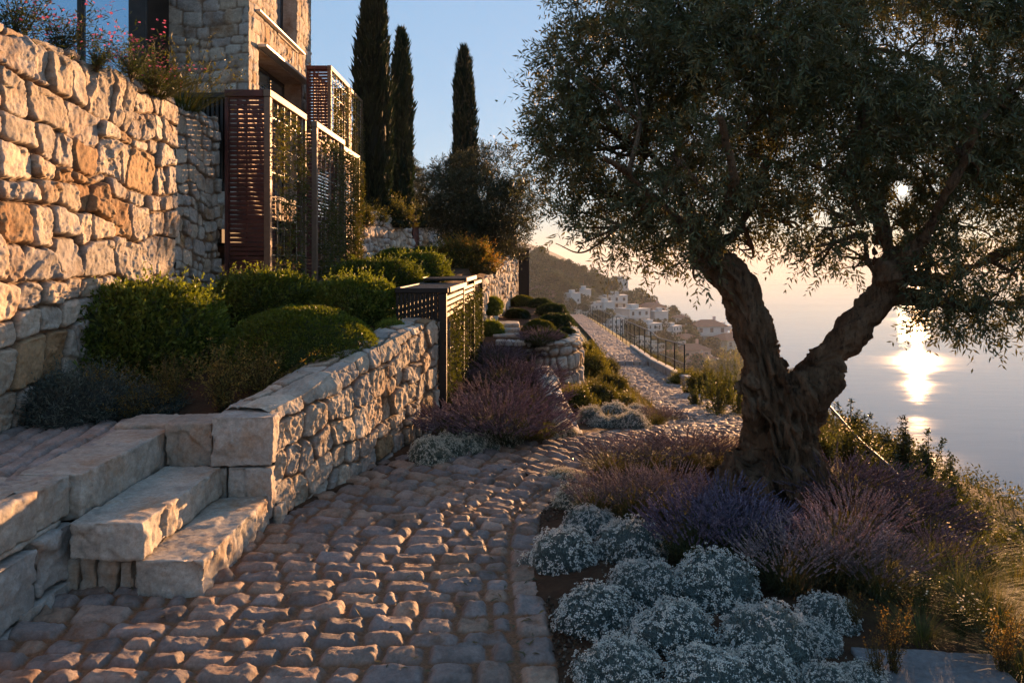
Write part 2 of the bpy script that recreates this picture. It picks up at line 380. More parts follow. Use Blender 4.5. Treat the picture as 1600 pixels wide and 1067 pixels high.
# far headland
mx = np.linspace(-900, 420, 150); my = np.linspace(1150, 2300, 90); X, Y = np.meshgrid(mx, my)
pr = np.interp(X, [-900, -400, -60, 36, 84, 120, 156, 186, 240, 420], [60, 55, 38, 19, -1, -21, -44, -60, -85, -120])
k = np.clip(1 - np.abs(Y - 1500) / 520, 0, 1); Z = -110 + (pr + 110) * sstep(k, 0, .75) + 5 * fbm(np.stack([X, Y, X * 0], -1) * .012, 5, 4) * (k > 0)
hm, nt, b_, _ = nodes('headland_scrub'); nt.links.new(ramp(nt, tex(nt, .03, 9, .75), [(.3, (.02, .028, .015)), (.55, (.05, .05, .03)), (.75, (.14, .12, .09))]), b_.inputs['Base Color']); b_.inputs['Roughness'].default_value = 1
tag(obj('headland_hill', np_mesh('headland_hill', np.stack([X, Y, Z], -1).reshape(-1, 3), grid_faces(90, 150), None, [hm])), kind='structure')
# rocky tip of land behind the trunk
# haze: one closed box round everything, sky and sun outside
def haze(density):
    mb = MB(); mb.box((-8200, -3200, -140), (8200, 9100, 62), 0.0)
    m = bpy.data.materials.new('haze_air'); m.use_nodes = True; nt = m.node_tree; nt.nodes.clear()
    o_ = nt.nodes.new('ShaderNodeOutputMaterial'); v = nt.nodes.new('ShaderNodeVolumePrincipled')
    v.inputs['Color'].default_value = (*HAZEC, 1); v.inputs['Density'].default_value = density; v.inputs['Anisotropy'].default_value = .1
    nt.links.new(v.outputs[0], o_.inputs['Volume'])
    V = np.array([(x, y, z) for x in (-8200, 8200) for y in (-3200, 9100) for z in (-140, 62)], float)
    q = [(0, 1, 3, 2), (4, 6, 7, 5), (0, 4, 5, 1), (2, 3, 7, 6), (0, 2, 6, 4), (1, 5, 7, 3)]
    return tag(obj('haze', np_mesh('haze', V, [q], None, [m], None, False)), kind='stuff')
if HAZE: haze(HAZE)

# ------------------------------------------------------------------ stonework
LIME = np.array([(.42, .36, .29), (.47, .42, .35), (.38, .33, .28), (.44, .36, .27), (.36, .32, .28), (.48, .40, .31)]) * 1.14
OCHRE = np.array([(.36, .22, .11), (.40, .26, .14)])
def stone_cells(U, V, rng, wmax, hmax, asp=2.2, lean=.10, warp=.04, wsc=2.6):
    u = U.ravel(); v = V.ravel(); n = len(u)
    q = np.stack([u, v, np.zeros(n)], -1) * wsc; sd = rng.randint(1e6)
    u = u + warp * fbm(q, 3, sd); v = v + warp * .8 * fbm(q + 40, 3, sd + 9) + .07 * fbm(q * [.42, .2, 1] + 9, 2, sd + 4)
    e = np.full(n, 9.); sid = np.zeros(n, int); lu = np.zeros(n); lv = np.zeros(n); cnt = [0]
    def cut(idx, d):
        a = np.abs(d); k = .05; b = e[idx]; h = np.clip(k - np.abs(a - b), 0, k) / k
        e[idx] = np.minimum(a, b) - h * h * k * .25
    def rec(idx, u0, u1, v0, v1, hm, wm):
        if len(idx) == 0: return
        w_, h_ = u1 - u0, v1 - v0
        if h_ > hm and (h_ > .5 * w_ or w_ < wm or h_ > 3 * hmax):
            f = rng.uniform(.36, .64); c = v0 + f * h_; k = rng.uniform(-1, 1) * lean * .5
            d = (v[idx] - c) - np.clip(k * (u[idx] - (u0 + u1) / 2), -.09, .09); cut(idx, d)
            rec(idx[d < 0], u0, u1, v0, c, hmax * rng.uniform(.75, 1.35), wmax * rng.uniform(.6, 1.3)); rec(idx[d >= 0], u0, u1, c, v1, hmax * rng.uniform(.75, 1.35), wmax * rng.uniform(.6, 1.3))
        elif w_ > min(wm, asp * h_) or w_ > 1.2 * wm:
            f = rng.uniform(.33, .67); c = u0 + f * w_; k = rng.uniform(-1, 1) * lean * 1.6
            d = (u[idx] - c) - k * (v[idx] - (v0 + v1) / 2); cut(idx, d)
            rec(idx[d < 0], u0, c, v0, v1, hm, wmax * rng.uniform(.6, 1.3)); rec(idx[d >= 0], c, u1, v0, v1, hm, wmax * rng.uniform(.6, 1.3))
        else:
            sid[idx] = cnt[0]; cnt[0] += 1; lu[idx] = u[idx] - (u0 + u1) / 2; lv[idx] = v[idx] - (v0 + v1) / 2
    rec(np.arange(n), u.min() - 1e-3, u.max() + 1e-3, v.min() - 1e-3, v.max() + 1e-3, hmax, wmax)
    return e, sid, lu, lv, cnt[0]
def stone_relief(P, e, sid, lu, lv, ns, rng, ew=.04, jd=.05, out=.02, tilt=.08, rough=.02, fs=9, pal=LIME, ochre=.08, gap=.010):
    p = P.reshape(-1, 3); e = e + .005 * fbm(p * 34, 3, 61); off = rng.uniform(-1, 1, ns) * out; tu = rng.uniform(-1, 1, ns) * tilt; tv = rng.uniform(-1, 1, ns) * tilt
    prof = 1 - (1 - np.clip((e - gap * .4) / ew, 0, 1)) ** 3
    q = p + (sid[:, None] % 97) * 1.37
    rr = rng.uniform(.6, 1.3, ns)[sid] * rough
    qw = q + .015 * np.stack([fbm(q * 7, 2, 50 + a_) for a_ in range(3)], -1)
    r = rr * (1.15 * facet(qw * fs * .5, 3) + .42 * facet(qw * fs * 1.2, 8) + .14 * facet(qw * fs * 3.6, 13) + .42 * fbm(q * fs * 1.9, 5, 5, .6))
    h = -jd * (1 - prof) + prof * (off[sid] + tu[sid] * lu + tv[sid] * lv + r)
    c = pal[rng.randint(0, len(pal), ns)] * rng.uniform(.82, 1.12, (ns, 1))
    oc = rng.rand(ns) < ochre; c[oc] = OCHRE[rng.randint(0, len(OCHRE), oc.sum())]
    jm = np.clip((e - gap * .3) / gap, 0, 1)
    return h, np.concatenate([c[sid], jm[:, None]], 1)
def stone_color(c): return np.concatenate([c[:, :3] * 1.0, c[:, 3:]], 1)
def colmesh(name, V, F_, c, mat):
    # stone colour in 'col', joint mask in alpha is carried to the shader through the alpha output
    return np_mesh(name, V, F_, c, [mat])
def wall_sheet(name, pts, zb, zt, thick, side, res, seed, cell=(.42, .24), back=.25, mat=None, rough=.02, fs=9, ochre=.08, batter=0.0, pal=LIME, round_=.03, ew=.03, jd=.045, parent=None, top_res=None, ridge=.03, lean=.1):
    """rubble wall: one sheet up the face, over the coping and down the back"""
    rng = rs(seed); n_in = len(pts)
    cp = np.concatenate([np.asarray(pts, float), np.asarray(zb, float)[:, None], np.asarray(zt, float)[:, None]], 1)
    Q, s = resample(crspline(cp, 12), res)
    d = np.gradient(Q[:, :2], axis=0); d /= np.linalg.norm(d, axis=1)[:, None]
    nrm = np.stack([d[:, 1], -d[:, 0]], 1) * side
    # the outline of the top wanders a little so the coping is not a ruled line
    zt_ = Q[:, 3] + ridge * .5 * fbm(np.stack([s * 2.2, s * 0, s * 0 + seed], -1), 3, seed)
    Hm = (zt_ - Q[:, 2]).max(); nf = max(6, int(Hm / res)); nt_ = max(4, int(thick / (top_res or res))); nb = max(3, int(back / (res * 2)))
    f = np.linspace(0, 1, nf); t = np.linspace(0, 1, nt_ + 2)[1:-1]; bk = np.linspace(0, 1, nb)
    rows = nf + nt_ + nb; nu = len(s)
    P = np.zeros((rows, nu, 3)); D = np.zeros((rows, nu, 3)); VV = np.zeros((rows, nu))
    n3 = np.concatenate([nrm, np.zeros((nu, 1))], 1); up = np.array((0, 0, 1.))
    H = zt_ - Q[:, 2]
    for k in range(nf):
        dz = (1 - f[k]) * H; rk = round_ * (1 - sstep(dz, 0, .09)) 
        P[k] = np.concatenate([Q[:, :2] + nrm * (batter * dz - rk)[:, None], (zt_ - dz)[:, None]], 1); VV[k] = -dz
        b = (1 - sstep(dz, 0, .07))[:, None] * .6; D[k] = n3 * (1 - b) + up * b
    for k in range(nt_):
        tt = t[k] * thick; i = nf + k; e0 = min(tt, thick - tt); rk = round_ * .6 * (1 - sstep(e0, 0, .08))
        P[i] = np.concatenate([Q[:, :2] - nrm * (tt + round_), (zt_ - rk + round_ * .3)[:, None]], 1); VV[i] = tt + round_
        b = (1 - sstep(e0, 0, .06)) * .5; sg = 1 if tt < thick / 2 else -1; D[i] = up * (1 - b) + n3 * b * sg
    for k in range(nb):
        i = nf + nt_ + k; P[i] = np.concatenate([Q[:, :2] - nrm * (thick + round_ * 1.5), (zt_ - .03 - bk[k] * back)[:, None]], 1); VV[i] = thick + back * bk[k] + .05; D[i] = -n3
    UU = np.broadcast_to(s, VV.shape)
    e, sid, lu, lv, ns = stone_cells(UU, VV, rng, cell[0], cell[1], lean=lean)
    h, c = stone_relief(P, e, sid, lu, lv, ns, rng, ew, jd, .022, .09, rough, fs, pal, ochre)
    h = h.reshape(rows, nu, 1); topw = np.zeros((rows, 1, 1)); topw[nf:] = 1
    h = np.where(topw > 0, h * .45, h)
    V = P + D * h
    return obj(name, colmesh(name, V.reshape(-1, 3), grid_faces(rows, nu), c, mat or M['wall']), parent)
def rough_block(name, a, b, seed, res=.0105, r=.012, amp=.012, fs=7, parent=None, rz=0, color=None, hew=1.0, taper=0.0):
    """a hewn block between two opposite corners, its faces broken by chips"""
    rng = rs(seed); a = np.minimum(a, b).astype(float); b_ = np.maximum(a, b).astype(float) if False else np.asarray(b, float)
    lo_ = np.minimum(a, b_); hi = np.maximum(a, b_); c = (lo_ + hi) / 2; hs = (hi - lo_) / 2
    Vs = []; Fs = []; n = 0
    for ax in range(3):
        o1, o2 = [(1, 2), (2, 0), (0, 1)][ax]
        n1 = max(3, int(2 * hs[o1] / res)); n2 = max(3, int(2 * hs[o2] / res))
        g1, g2 = np.meshgrid(np.linspace(-hs[o1], hs[o1], n1), np.linspace(-hs[o2], hs[o2], n2))
        for sg in (-1, 1):
            p = np.zeros(g1.shape + (3,)); p[..., ax] = sg * hs[ax]; p[..., o1] = g1; p[..., o2] = g2
            f = grid_faces(n2, n1); Fs.append((f if sg > 0 else f[:, ::-1]) + n); Vs.append(p.reshape(-1, 3)); n += p[..., 0].size
    p = np.concatenate(Vs); F_ = np.concatenate(Fs)
    key = np.unique(np.round(p * 1e5).astype(np.int64), axis=0, return_index=True, return_inverse=True)
    p = p[key[1]]; F_ = key[2].ravel()[F_]
    cr = r * (1 + .8 * noise(p * 6 + seed, 77))[:, None]
    q = np.clip(p, -hs + cr, hs - cr); nn = p - q; L = np.linalg.norm(nn, axis=1)[:, None]; nn /= np.maximum(L, 1e-6)
    p = q + cr * nn
    side = 1 - .62 * np.clip(nn[:, 2], 0, 1)
    w_ = p + c + seed * .731
    edge = 1 - np.clip((hs - np.abs(p)).min(1) / .05, 0, 1) * 0
    h = amp * side * hew * (1.1 * facet(w_ * fs * .8, 2) + .4 * facet(w_ * fs * 2.2, 5) + .16 * facet(w_ * fs * 6, 15) + .55 * fbm(w_ * fs * 1.3, 6, 8, .6)) - amp * .3
    V = p + nn * h[:, None]
    cz, sz = math.cos(rz), math.sin(rz); V = np.stack([V[:, 0] * cz - V[:, 1] * sz, V[:, 0] * sz + V[:, 1] * cz, V[:, 2]], 1)
    col = np.array(color if color is not None else (.46, .40, .33)) * rng.uniform(.92, 1.06)
    o = obj(name, np_mesh(name, V, F_, np.tile(np.append(col, 1.0), (len(V), 1)), [M['block']]), parent, tuple(c)); return o
def frame_along(P, step):
    Q, s = resample(P, step); d = np.gradient(Q, axis=0); d /= np.linalg.norm(d, axis=1)[:, None]
    return Q, s, d, np.stack([d[:, 1], -d[:, 0]], 1)
def cobbles(name, s0, s1, ds, dt, left, right, border, seed, rowh=(.118, .15), stw=(.13, .26), jd=.026, tail=False):
    rng = rs(seed); Q, s, d, nr = frame_along(PCs, ds); m = (s >= s0) & (s <= s1); Q, s, d, nr = Q[m], s[m], d[m], nr[m]
    nt_ = int(2.6 / dt); tt = np.linspace(0, 1, nt_)
    Lf = np.interp(s, *left); Rt = np.interp(s, *right)
    T = -Lf[:, None] + tt[None] * (Lf + Rt)[:, None]; Sg = np.broadcast_to(s[:, None], T.shape)
    P = np.concatenate([Q[:, None] + nr[:, None] * T[..., None], zp(Q[:, 1])[:, None, None] + 0 * T[..., None]], -1)
    P[..., 2] = zp(P[..., 1]) + .13 * sstep(P[..., 1], 26.9, 27.0) * (P[..., 1] < 200)
    u, v = T.ravel(), Sg.ravel(); n = len(u); q = np.stack([u * 3.2, v * 3.2, u * 0], -1)
    uw = u + .014 * fbm(q, 3, seed); vw = v + .014 * fbm(q + 31, 3, seed + 3) + .006 * noise(q * 3, seed + 5)
    e = np.full(n, 9.); sid = np.zeros(n, int); lu = np.zeros(n); lv = np.zeros(n); cnt = 0
    bmask = u > (Rt[:, None] - border + 0 * T).ravel() if border else np.zeros(n, bool)
    for isb in (0, 1):
        M_ = bmask if isb else ~bmask
        if not M_.any(): continue
        rb = [s0 - .4]
        while rb[-1] < s1 + .4: rb.append(rb[-1] + (rng.uniform(.17, .26) if isb else rng.uniform(*rowh)))
        rb = np.array(rb); idx = np.where(M_)[0]; row = np.clip(np.searchsorted(rb, vw[idx]) - 1, 0, len(rb) - 2)
        order = np.argsort(row, kind='stable'); idx = idx[order]; row = row[order]; st = np.searchsorted(row, np.arange(len(rb)))
        for r in range(len(rb) - 1):
            ii = idx[st[r]:st[r + 1]] if r + 1 < len(st) else idx[st[r]:]
            if len(ii) == 0: continue
            ev = np.minimum(vw[ii] - rb[r], rb[r + 1] - vw[ii]); hv = (rb[r + 1] - rb[r]) / 2
            if isb:
                bt = border / 2; ce = np.interp(v[ii], s, Rt) - bt; lu_ = u[ii] - ce; eu = bt - np.abs(lu_); w_ = bt + 0 * eu; k = np.zeros(len(ii), int); nb = 1
            else:
                tb = [-2.6 + rng.uniform(0, .2)]
                while tb[-1] < 2.6: tb.append(tb[-1] + rng.uniform(*stw) * (1 if rng.rand() > .12 else .6))
                tb = np.array(tb); k = np.clip(np.searchsorted(tb, uw[ii]) - 1, 0, len(tb) - 2); nb = len(tb)
                eu = np.minimum(uw[ii] - tb[k], tb[k + 1] - uw[ii]); lu_ = uw[ii] - (tb[k] + tb[k + 1]) / 2; w_ = (tb[k + 1] - tb[k]) / 2
                eb = np.interp(v[ii], s, Rt) - border - u[ii] if border else 9 + 0 * eu
                eu = np.minimum(eu, eb)
            rr = .035; a = np.maximum(rr - eu, 0); b = np.maximum(rr - ev, 0)
            e[ii] = np.where((a > 0) & (b > 0), rr - np.hypot(a, b), np.minimum(eu, ev))
            sid[ii] = cnt + k; lu[ii] = lu_; lv[ii] = vw[ii] - (rb[r] + rb[r + 1]) / 2; cnt += nb
    ns = cnt + 1; g = rng.uniform(.007, .016, ns)[sid]
    e = e + .0028 * fbm(P.reshape(-1, 3) * 36, 3, 17)
    prof = 1 - (1 - np.clip((e - g) / .033, 0, 1)) ** 2.4
    p = P.reshape(-1, 3); qq = p + (sid[:, None] % 89) * 1.71
    near = 1.0
    h = -jd + jd * prof + prof * (rng.uniform(-.007, .007, ns)[sid] + (rng.uniform(-.09, .09, ns)[sid]) * lu + rng.uniform(-.10, .10, ns)[sid] * lv + .0075 * facet(qq * 8.5, 2) + .003 * facet(qq * 24, 6) + .0065 * fbm(qq * 12, 5, 4)) + (1 - prof) * .006 * fbm(p * 40, 3, 9)
    V = p.copy(); V[:, 2] += h + .016
    c = np.array([(.30, .21, .165), (.34, .235, .18), (.27, .21, .185), (.37, .24, .165), (.23, .175, .15)])[rng.randint(0, 5, ns)] * rng.uniform(.8, 1.15, (ns, 1))
    col = np.concatenate([c[sid], np.clip((e - g * .8) / .008, 0, 1)[:, None]], 1)
    return V, grid_faces(*T.shape), col
# mat_stone reads colour and joint mask: vertex-colour alpha is the mask
# ------------------------------------------------------------------ path, steps, walls
Qp, sp_, dp, npn = frame_along(PCs, .05)
def s_at(y): return float(np.interp(y, Qp[:, 1], sp_))
sy_ = [s_at(y) for y in (0, 4.6, 5.0, 5.6, 6.4, 7.2, 9, 20, 90)]
LEFT = (sy_, [1.75, 1.7, 1.15, .9, .85, .80, .74, .66, .62]); RIGHT = (sy_, [.84, .80, .78, .78, .76, .74, .72, .66, .62])
root = empty('cobbled_path', (0, 0, 0)); tag(root, kind='structure')
V1, F1, C1 = cobbles('near', s_at(2.2), s_at(6.0), .0075, .0085, LEFT, RIGHT, .17, 11)
V2, F2, C2 = cobbles('mid', s_at(6.0), s_at(11), .014, .014, LEFT, RIGHT, .17, 12)
V3, F3, C3 = cobbles('far', s_at(11), s_at(30), .04, .03, LEFT, RIGHT, .0, 13, (.16, .24), (.2, .34))
V4, F4, C4 = cobbles('end', s_at(30), s_at(88), .09, .06, LEFT, RIGHT, .0, 14, (.3, .45), (.3, .5))
for V_, F_, C_ in ((V1, F1, C1), (V2, F2, C2), (V3, F3, C3), (V4, F4, C4)):
    o = obj('paving', colmesh('paving', V_, F_, C_, M['cob']), root)
# terrace paving at the head of the steps
def pavers():
    rng = rs(5); nx, ny = 330, 420; X, Y = np.meshgrid(np.linspace(-5.4, -2.24, nx), np.linspace(1.8, 5.25, ny))
    a = math.radians(-10); u = (X * math.cos(a) - Y * math.sin(a)).ravel(); v = (X * math.sin(a) + Y * math.cos(a)).ravel()
    q = np.stack([u * 3, v * 3, u * 0], -1); uw = u + .015 * fbm(q, 3, 2); vw = v + .015 * fbm(q + 9, 3, 4)
    wd = .125; k = np.floor(uw / wd).astype(int); off = _hash(k, k * 0, k * 0, 3); ln = .30
    vv = vw / ln + off * 1.7; j = np.floor(vv).astype(int); fr = vv - j
    e = np.minimum(np.minimum(uw / wd - k, 1 - (uw / wd - k)) * wd, np.minimum(fr, 1 - fr) * ln)
    sid = (k - k.min()) * 60 + (j - j.min()); ns = sid.max() + 1
    prof = 1 - (1 - np.clip((e - .004) / .03, 0, 1)) ** 2.4; p = np.stack([X.ravel(), Y.ravel(), 0 * u + .53], -1); qq = p + (sid[:, None] % 83) * 1.3
    h = -.03 + .03 * prof + prof * (rng.uniform(-.006, .006, ns)[sid] + .005 * facet(qq * 14) + .006 * fbm(qq * 12, 4, 4))
    p[:, 2] += h - .003; c = np.array([(.30, .26, .235), (.27, .24, .22), (.33, .28, .25)])[rng.randint(0, 3, ns)] * rng.uniform(.85, 1.12, (ns, 1))
    tag(obj('terrace_paving', colmesh('terrace_paving', p, grid_faces(ny, nx), np.concatenate([c[sid], np.clip((e - .003) / .006, 0, 1)[:, None]], 1), M['cob'])), kind='structure')
pavers()
# steps
st = empty('stone_steps', (-1.85, 4.3, 0), 0, 'short flight of massive rough-hewn limestone block steps beside the cobbled path', 'steps')
def child(o, root):
    o.parent = root; o.location = Vector(o.location) - root.location; return o
child(rough_block('step', (-1.78, 3.77, -.12), (-1.452, 4.78, .168), 3, amp=.016), st)
child(rough_block('step', (-2.085, 3.76, .170), (-1.735, 4.80, .347), 4, amp=.015), st)
child(rough_block('step', (-2.42, 3.90, .30), (-2.095, 4.92, .541), 5, amp=.014), st)
k_ = 0
for x0, x1, z1 in ((-2.14, -2.075, .155), (-2.07, -1.99, .165), (-1.985, -1.89, .158), (-1.885, -1.81, .162), (-1.80, -1.77, .15)):
    child(rough_block('riser_stone', (x0, 3.82, -.1), (x1, 4.1, z1), 20 + k_, res=.012, amp=.012), st); k_ += 1
child(rough_block('core_block', (-2.42, 4.0, -.2), (-1.84, 4.9, .168), 28, res=.03), st)
# low terrace edge wall left of the steps
ew = empty('terrace_edge_wall', (-2.25, 3, 0), 0, 'low terrace edge wall of big limestone blocks at the left end of the steps', 'wall')
child(rough_block('coping_block', (-2.50, 2.62, .335), (-2.155, 3.895, .535), 7, amp=.016), ew)
child(rough_block('coping_block', (-2.50, 1.4, .335), (-2.17, 2.61, .535), 8, amp=.016), ew)
for k, (y0, y1, z0, z1, dx) in enumerate(((3.58, 3.90, .06, .318, 0), (3.18, 3.57, .02, .30, .012), (3.44, 3.86, -.16, .055, .02), (3.0, 3.43, -.16, .015, .01), (2.7, 3.17, .02, .315, 0), (2.45, 2.99, -.16, .01, .015), (2.1, 2.69, .0, .32, .005), (1.7, 2.44, -.16, .0, .01), (1.4, 2.09, .0, .32, 0))):
    child(rough_block('wall_stone', (-2.46, y0 + .006, z0 + .004), (-2.125 + dx, y1 - .006, z1), 30 + k, res=.013, amp=.02, color=(.40, .36, .32)), ew)
child(rough_block('wedge_stone', (-2.47, 3.15, .308), (-2.16, 3.85, .337), 41, amp=.008), ew)
# low curved garden wall B
WB = [(-1.44, 4.86), (-1.36, 5.1), (-1.20, 5.6), (-.985, 6.3), (-.80, 7.0), (-.69, 7.46)]
gw = empty('garden_wall', (-1.1, 6, 0), 0, 'low curving limestone garden wall rising from the steps along the cobbled path', 'wall')
o = wall_sheet('rubble_face', WB, [-.12] * 6, [.655, .69, .80, .90, .98, 1.01], .34, 1, .006, 21, (.38, .26), rough=.013, fs=10, ochre=.05, ew=.013, jd=.032, lean=.2, ridge=.012); child(o, gw)
for k, (a, b) in enumerate((((-2.09, 4.80, .33), (-1.80, 5.12, .60)), ((-1.795, 4.76, .345), (-1.425, 5.02, .645)), ((-1.70, 4.77, .02), (-1.43, 5.0, .34)), ((-1.83, 4.79, .10), (-1.705, 5.0, .335)), ((-2.45, 4.94, .34), (-2.10, 5.28, .565)), ((-1.78, 5.03, .42), (-1.50, 5.30, .665)), ((-1.43, 4.80, -.14), (-1.385, 4.95, .1)))):
    child(rough_block('end_block', a, b, 50 + k, amp=.014, color=[(.40, .32, .25), (.46, .40, .34), (.44, .38, .32), (.40, .36, .31), (.44, .38, .31), (.45, .4, .34), (.42, .37, .3)][k]), gw)
# end return at the trellis
o = wall_sheet('end_return', [(-.69, 7.44), (-.80, 7.485), (-1.02, 7.52)], [-.1] * 3, [1.0, 1.0, .99], .2, -1, .012, 23, (.26, .2), rough=.018); child(o, gw)
# tall retaining wall A on the left
WA = [(-3.17, 3.2), (-3.16, 4.5), (-3.13, 5.6), (-3.11, 6.6), (-3.10, 7.42)]
tag(wall_sheet('retaining_wall', WA, [.2, .3, .4, .6, .8], [3.06, 3.06, 3.05, 3.06, 3.06], .45, 1, .0085, 31, (.50, .33), rough=.019, fs=7.5, ochre=.14, ew=.016, jd=.045, lean=.26, top_res=.02),
    'tall sunlit retaining wall of rough golden limestone under the pink oleanders', 'wall')
tag(wall_sheet('retaining_wall', [(-3.125, 7.43), (-3.11, 7.9), (-3.09, 8.46)], [.6, .7, .8], [3.05, 3.05, 3.05], .45, 1, .0085, 32, (.40, .16), rough=.010, fs=7, ochre=.03, ew=.012, jd=.022, lean=.12, top_res=.02, pal=LIME * .9),
    'grey flatter wall of thin courses, striped with slat shade, between the golden wall and the first screen', 'wall')
# walls further along
tag(wall_sheet('retaining_wall', [(-.53, 11.75), (-.32, 14), (-.06, 17), (.16, 20.5)], [-.2, .1, .2, .2], [1.17, 1.30, 1.47, 1.58], .4, 1, .02, 41, (.34, .24), rough=.022, fs=7, ochre=.05),
    'limestone retaining wall beyond the black trellis, running up to a dark gatepost', 'wall')
tag(wall_sheet('planter_wall', [(-.25, 11.62), (.2, 11.54), (.55, 11.42), (.84, 11.5), (1.02, 11.85), (1.09, 12.5), (1.11, 13.4), (1.06, 14.9), (.95, 16.6), (.7, 18.4)], [-.6, -.6, -.7, -.8, -.8, -.8, -.8, -.9, -.9, -.9], [.36, .36, .37, .38, .39, .40, .41, .45, .5, .58], .22, 1, .017, 42, (.30, .2), rough=.02, fs=7, ochre=.04),
    'curved limestone planter wall holding clipped shrubs above the descending path', 'wall')
tag(wall_sheet('bed_edging', [(.66, 7.28), (.62, 8.2), (.58, 9.3), (.54, 10.4)], [-.35, -.45, -.5, -.5], [-.02, .05, .11, .17], .2, 1, .013, 43, (.4, .22), rough=.010, fs=7, ochre=.03),
    'low pale stone edging along the foot of the purple lavender bank', 'wall')
tag(wall_sheet('terrace_wall', [(-3.75, 16.0), (-3.42, 15.9), (-3.22, 15.98), (-2.9, 17.2), (-2.45, 19.5)], [1.3] * 5, [2.52, 2.53, 2.53, 2.54, 2.55], .4, 1, .02, 44, (.36, .24), rough=.03, fs=6, batter=.12, ochre=.0, pal=LIME * 1.1),
    'pale battered stone terrace wall behind the slatted screens, below the cypresses', 'wall')
tag(wall_sheet('terrace_wall', [(-2.28, 19.6), (-1.85, 20.4), (-1.55, 21.2), (-1.6, 22)], [1.3] * 4, [2.42, 2.42, 2.40, 2.4], .4, 1, .025, 45, (.4, .26), rough=.03, fs=6, ochre=.1),
    'short stone terrace wall right of the rust-red steel panel', 'wall')
mb = MB(); mb.obox((-2.42, 19.45, 1.9), (-2.24, 19.75, 1.9), .04, 1.4); tag(obj('steel_panel', mb.mesh('steel_panel', M['corten'])), 'plain rust-red steel panel set between two stone terrace walls', 'panel')
# little stair up beside the planter
t = empty('garden_stair', (.05, 12.3, 0), 0, 'small flight of pale stone stairs below the far retaining wall', 'stairs')
for k in range(4): child(rough_block('stair_tread', (-.30, 12.0 + .3 * k, .0), (.12, 12.55 + .3 * k, .33 + .06 * k), 70 + k, res=.03, amp=.012), t)
# kerb along the outer path edge
kr = empty('path_kerb', (4.2, 22, -2), 0, 'low stone kerb along the outer edge of the path below the railing', 'kerb')
ks = np.linspace(s_at(19.0), s_at(34), 9)
for a, b in zip(ks[:-1], ks[1:]):
    p0 = [np.interp(a + .02, sp_, Qp[:, i]) for i in (0, 1)]; p1 = [np.interp(b - .02, sp_, Qp[:, i]) for i in (0, 1)]
    n0 = [np.interp(a, sp_, npn[:, i]) for i in (0, 1)]
    q0 = (p0[0] + n0[0] * .78, p0[1] + n0[1] * .78, zp(p0[1]) + .03); q1 = (p1[0] + n0[0] * .78, p1[1] + n0[1] * .78, zp(p1[1]) + .03)
    mb = MB(); mb.obox(q0, q1, .22, .42); me = mb.mesh('kerb_stone', M['block'], False, (.42, .38, .33, 1)); child(obj('kerb_stone', me), kr)
# railing along the path
rl = empty('path_railing', (4.2, 22, -2), 0, 'thin black metal railing running along the outer side of the descending path', 'railing')
rsx = np.concatenate([np.arange(s_at(20.0), s_at(40), 1.9), np.arange(s_at(40), s_at(82), 2.6)]); tops = []; mids = []
for a in rsx:
    x, y = [np.interp(a, sp_, Qp[:, i]) for i in (0, 1)]; nx_, ny_ = [np.interp(a, sp_, npn[:, i]) for i in (0, 1)]
    x += nx_ * .80; y += ny_ * .80; z = float(zp(y)) + (.15 if y > 27 else 0)
    mb = MB(); mb.box((x - .016, y - .016, z - .3), (x + .016, y + .016, z + .98)); child(obj('post', mb.mesh('post', M['black'])), rl); tops.append((x, y, z + .98)); mids.append((x, y, z + .5))
for nm, pts in (('handrail', tops), ('rail', mids)):
    mb = MB(); mb.tube(pts, .019 if nm == 'handrail' else .010, 6); child(obj(nm, mb.mesh(nm, M['black'])), rl)
# sunlit handrail of the stair that drops away right of the olive
hr = empty('stair_handrail', (2.8, 6.4, 0), 0, 'slim curved metal handrail catching the sun, descending among shrubs right of the olive trunk', 'handrail')
pts = crspline([(2.86, 7.6, .16), (2.83, 7.2, .26), (2.80, 6.9, .235), (2.74, 6.3, .15), (2.67, 5.6, .10), (2.62, 5.1, -.02)], 8)
mb = MB(); mb.tube(pts, .011, 8); child(obj('rail', mb.mesh('rail', M['bronze_rail'], True)), hr)
for k in (4, 20, 34):
    p = pts[k]; mb = MB(); mb.tube([(p[0], p[1], p[2] - 1.0), (p[0], p[1], p[2])], .014, 8); child(obj('post', mb.mesh('post', M['black'])), hr)
# flat slab in the planting at the near right corner
sl = hit(1450, 1046); tag(rough_block('stone_slab', (sl[0] - .26, sl[1] - .22, sl[2] - .1), (sl[0] + .26, sl[1] + .10, sl[2] + .03), 91, amp=.008, color=(.20, .195, .195), rz=-.12), 'flat grey stone slab lying in the planting at the near right edge', 'slab')
# gatepost
gp = empty('gatepost', (.2, 20, 1), 0, 'dark bronze gatepost with a flat cap at the far end of the retaining wall', 'gatepost')
mb = MB(); mb.box((.16, 19.5, .3), (.42, 19.8, 1.74)); child(obj('post', mb.mesh('post', M['black'])), gp)
mb = MB(); mb.box((-.06, 19.4, 1.5), (.40, 19.498, 1.72)); child(obj('side_panel', mb.mesh('side_panel', M['black'])), gp)
mb = MB(); mb.box((-.08, 19.36, 1.743), (.46, 19.85, 1.79)); child(obj('cap', mb.mesh('cap', M['bronze'])), gp)

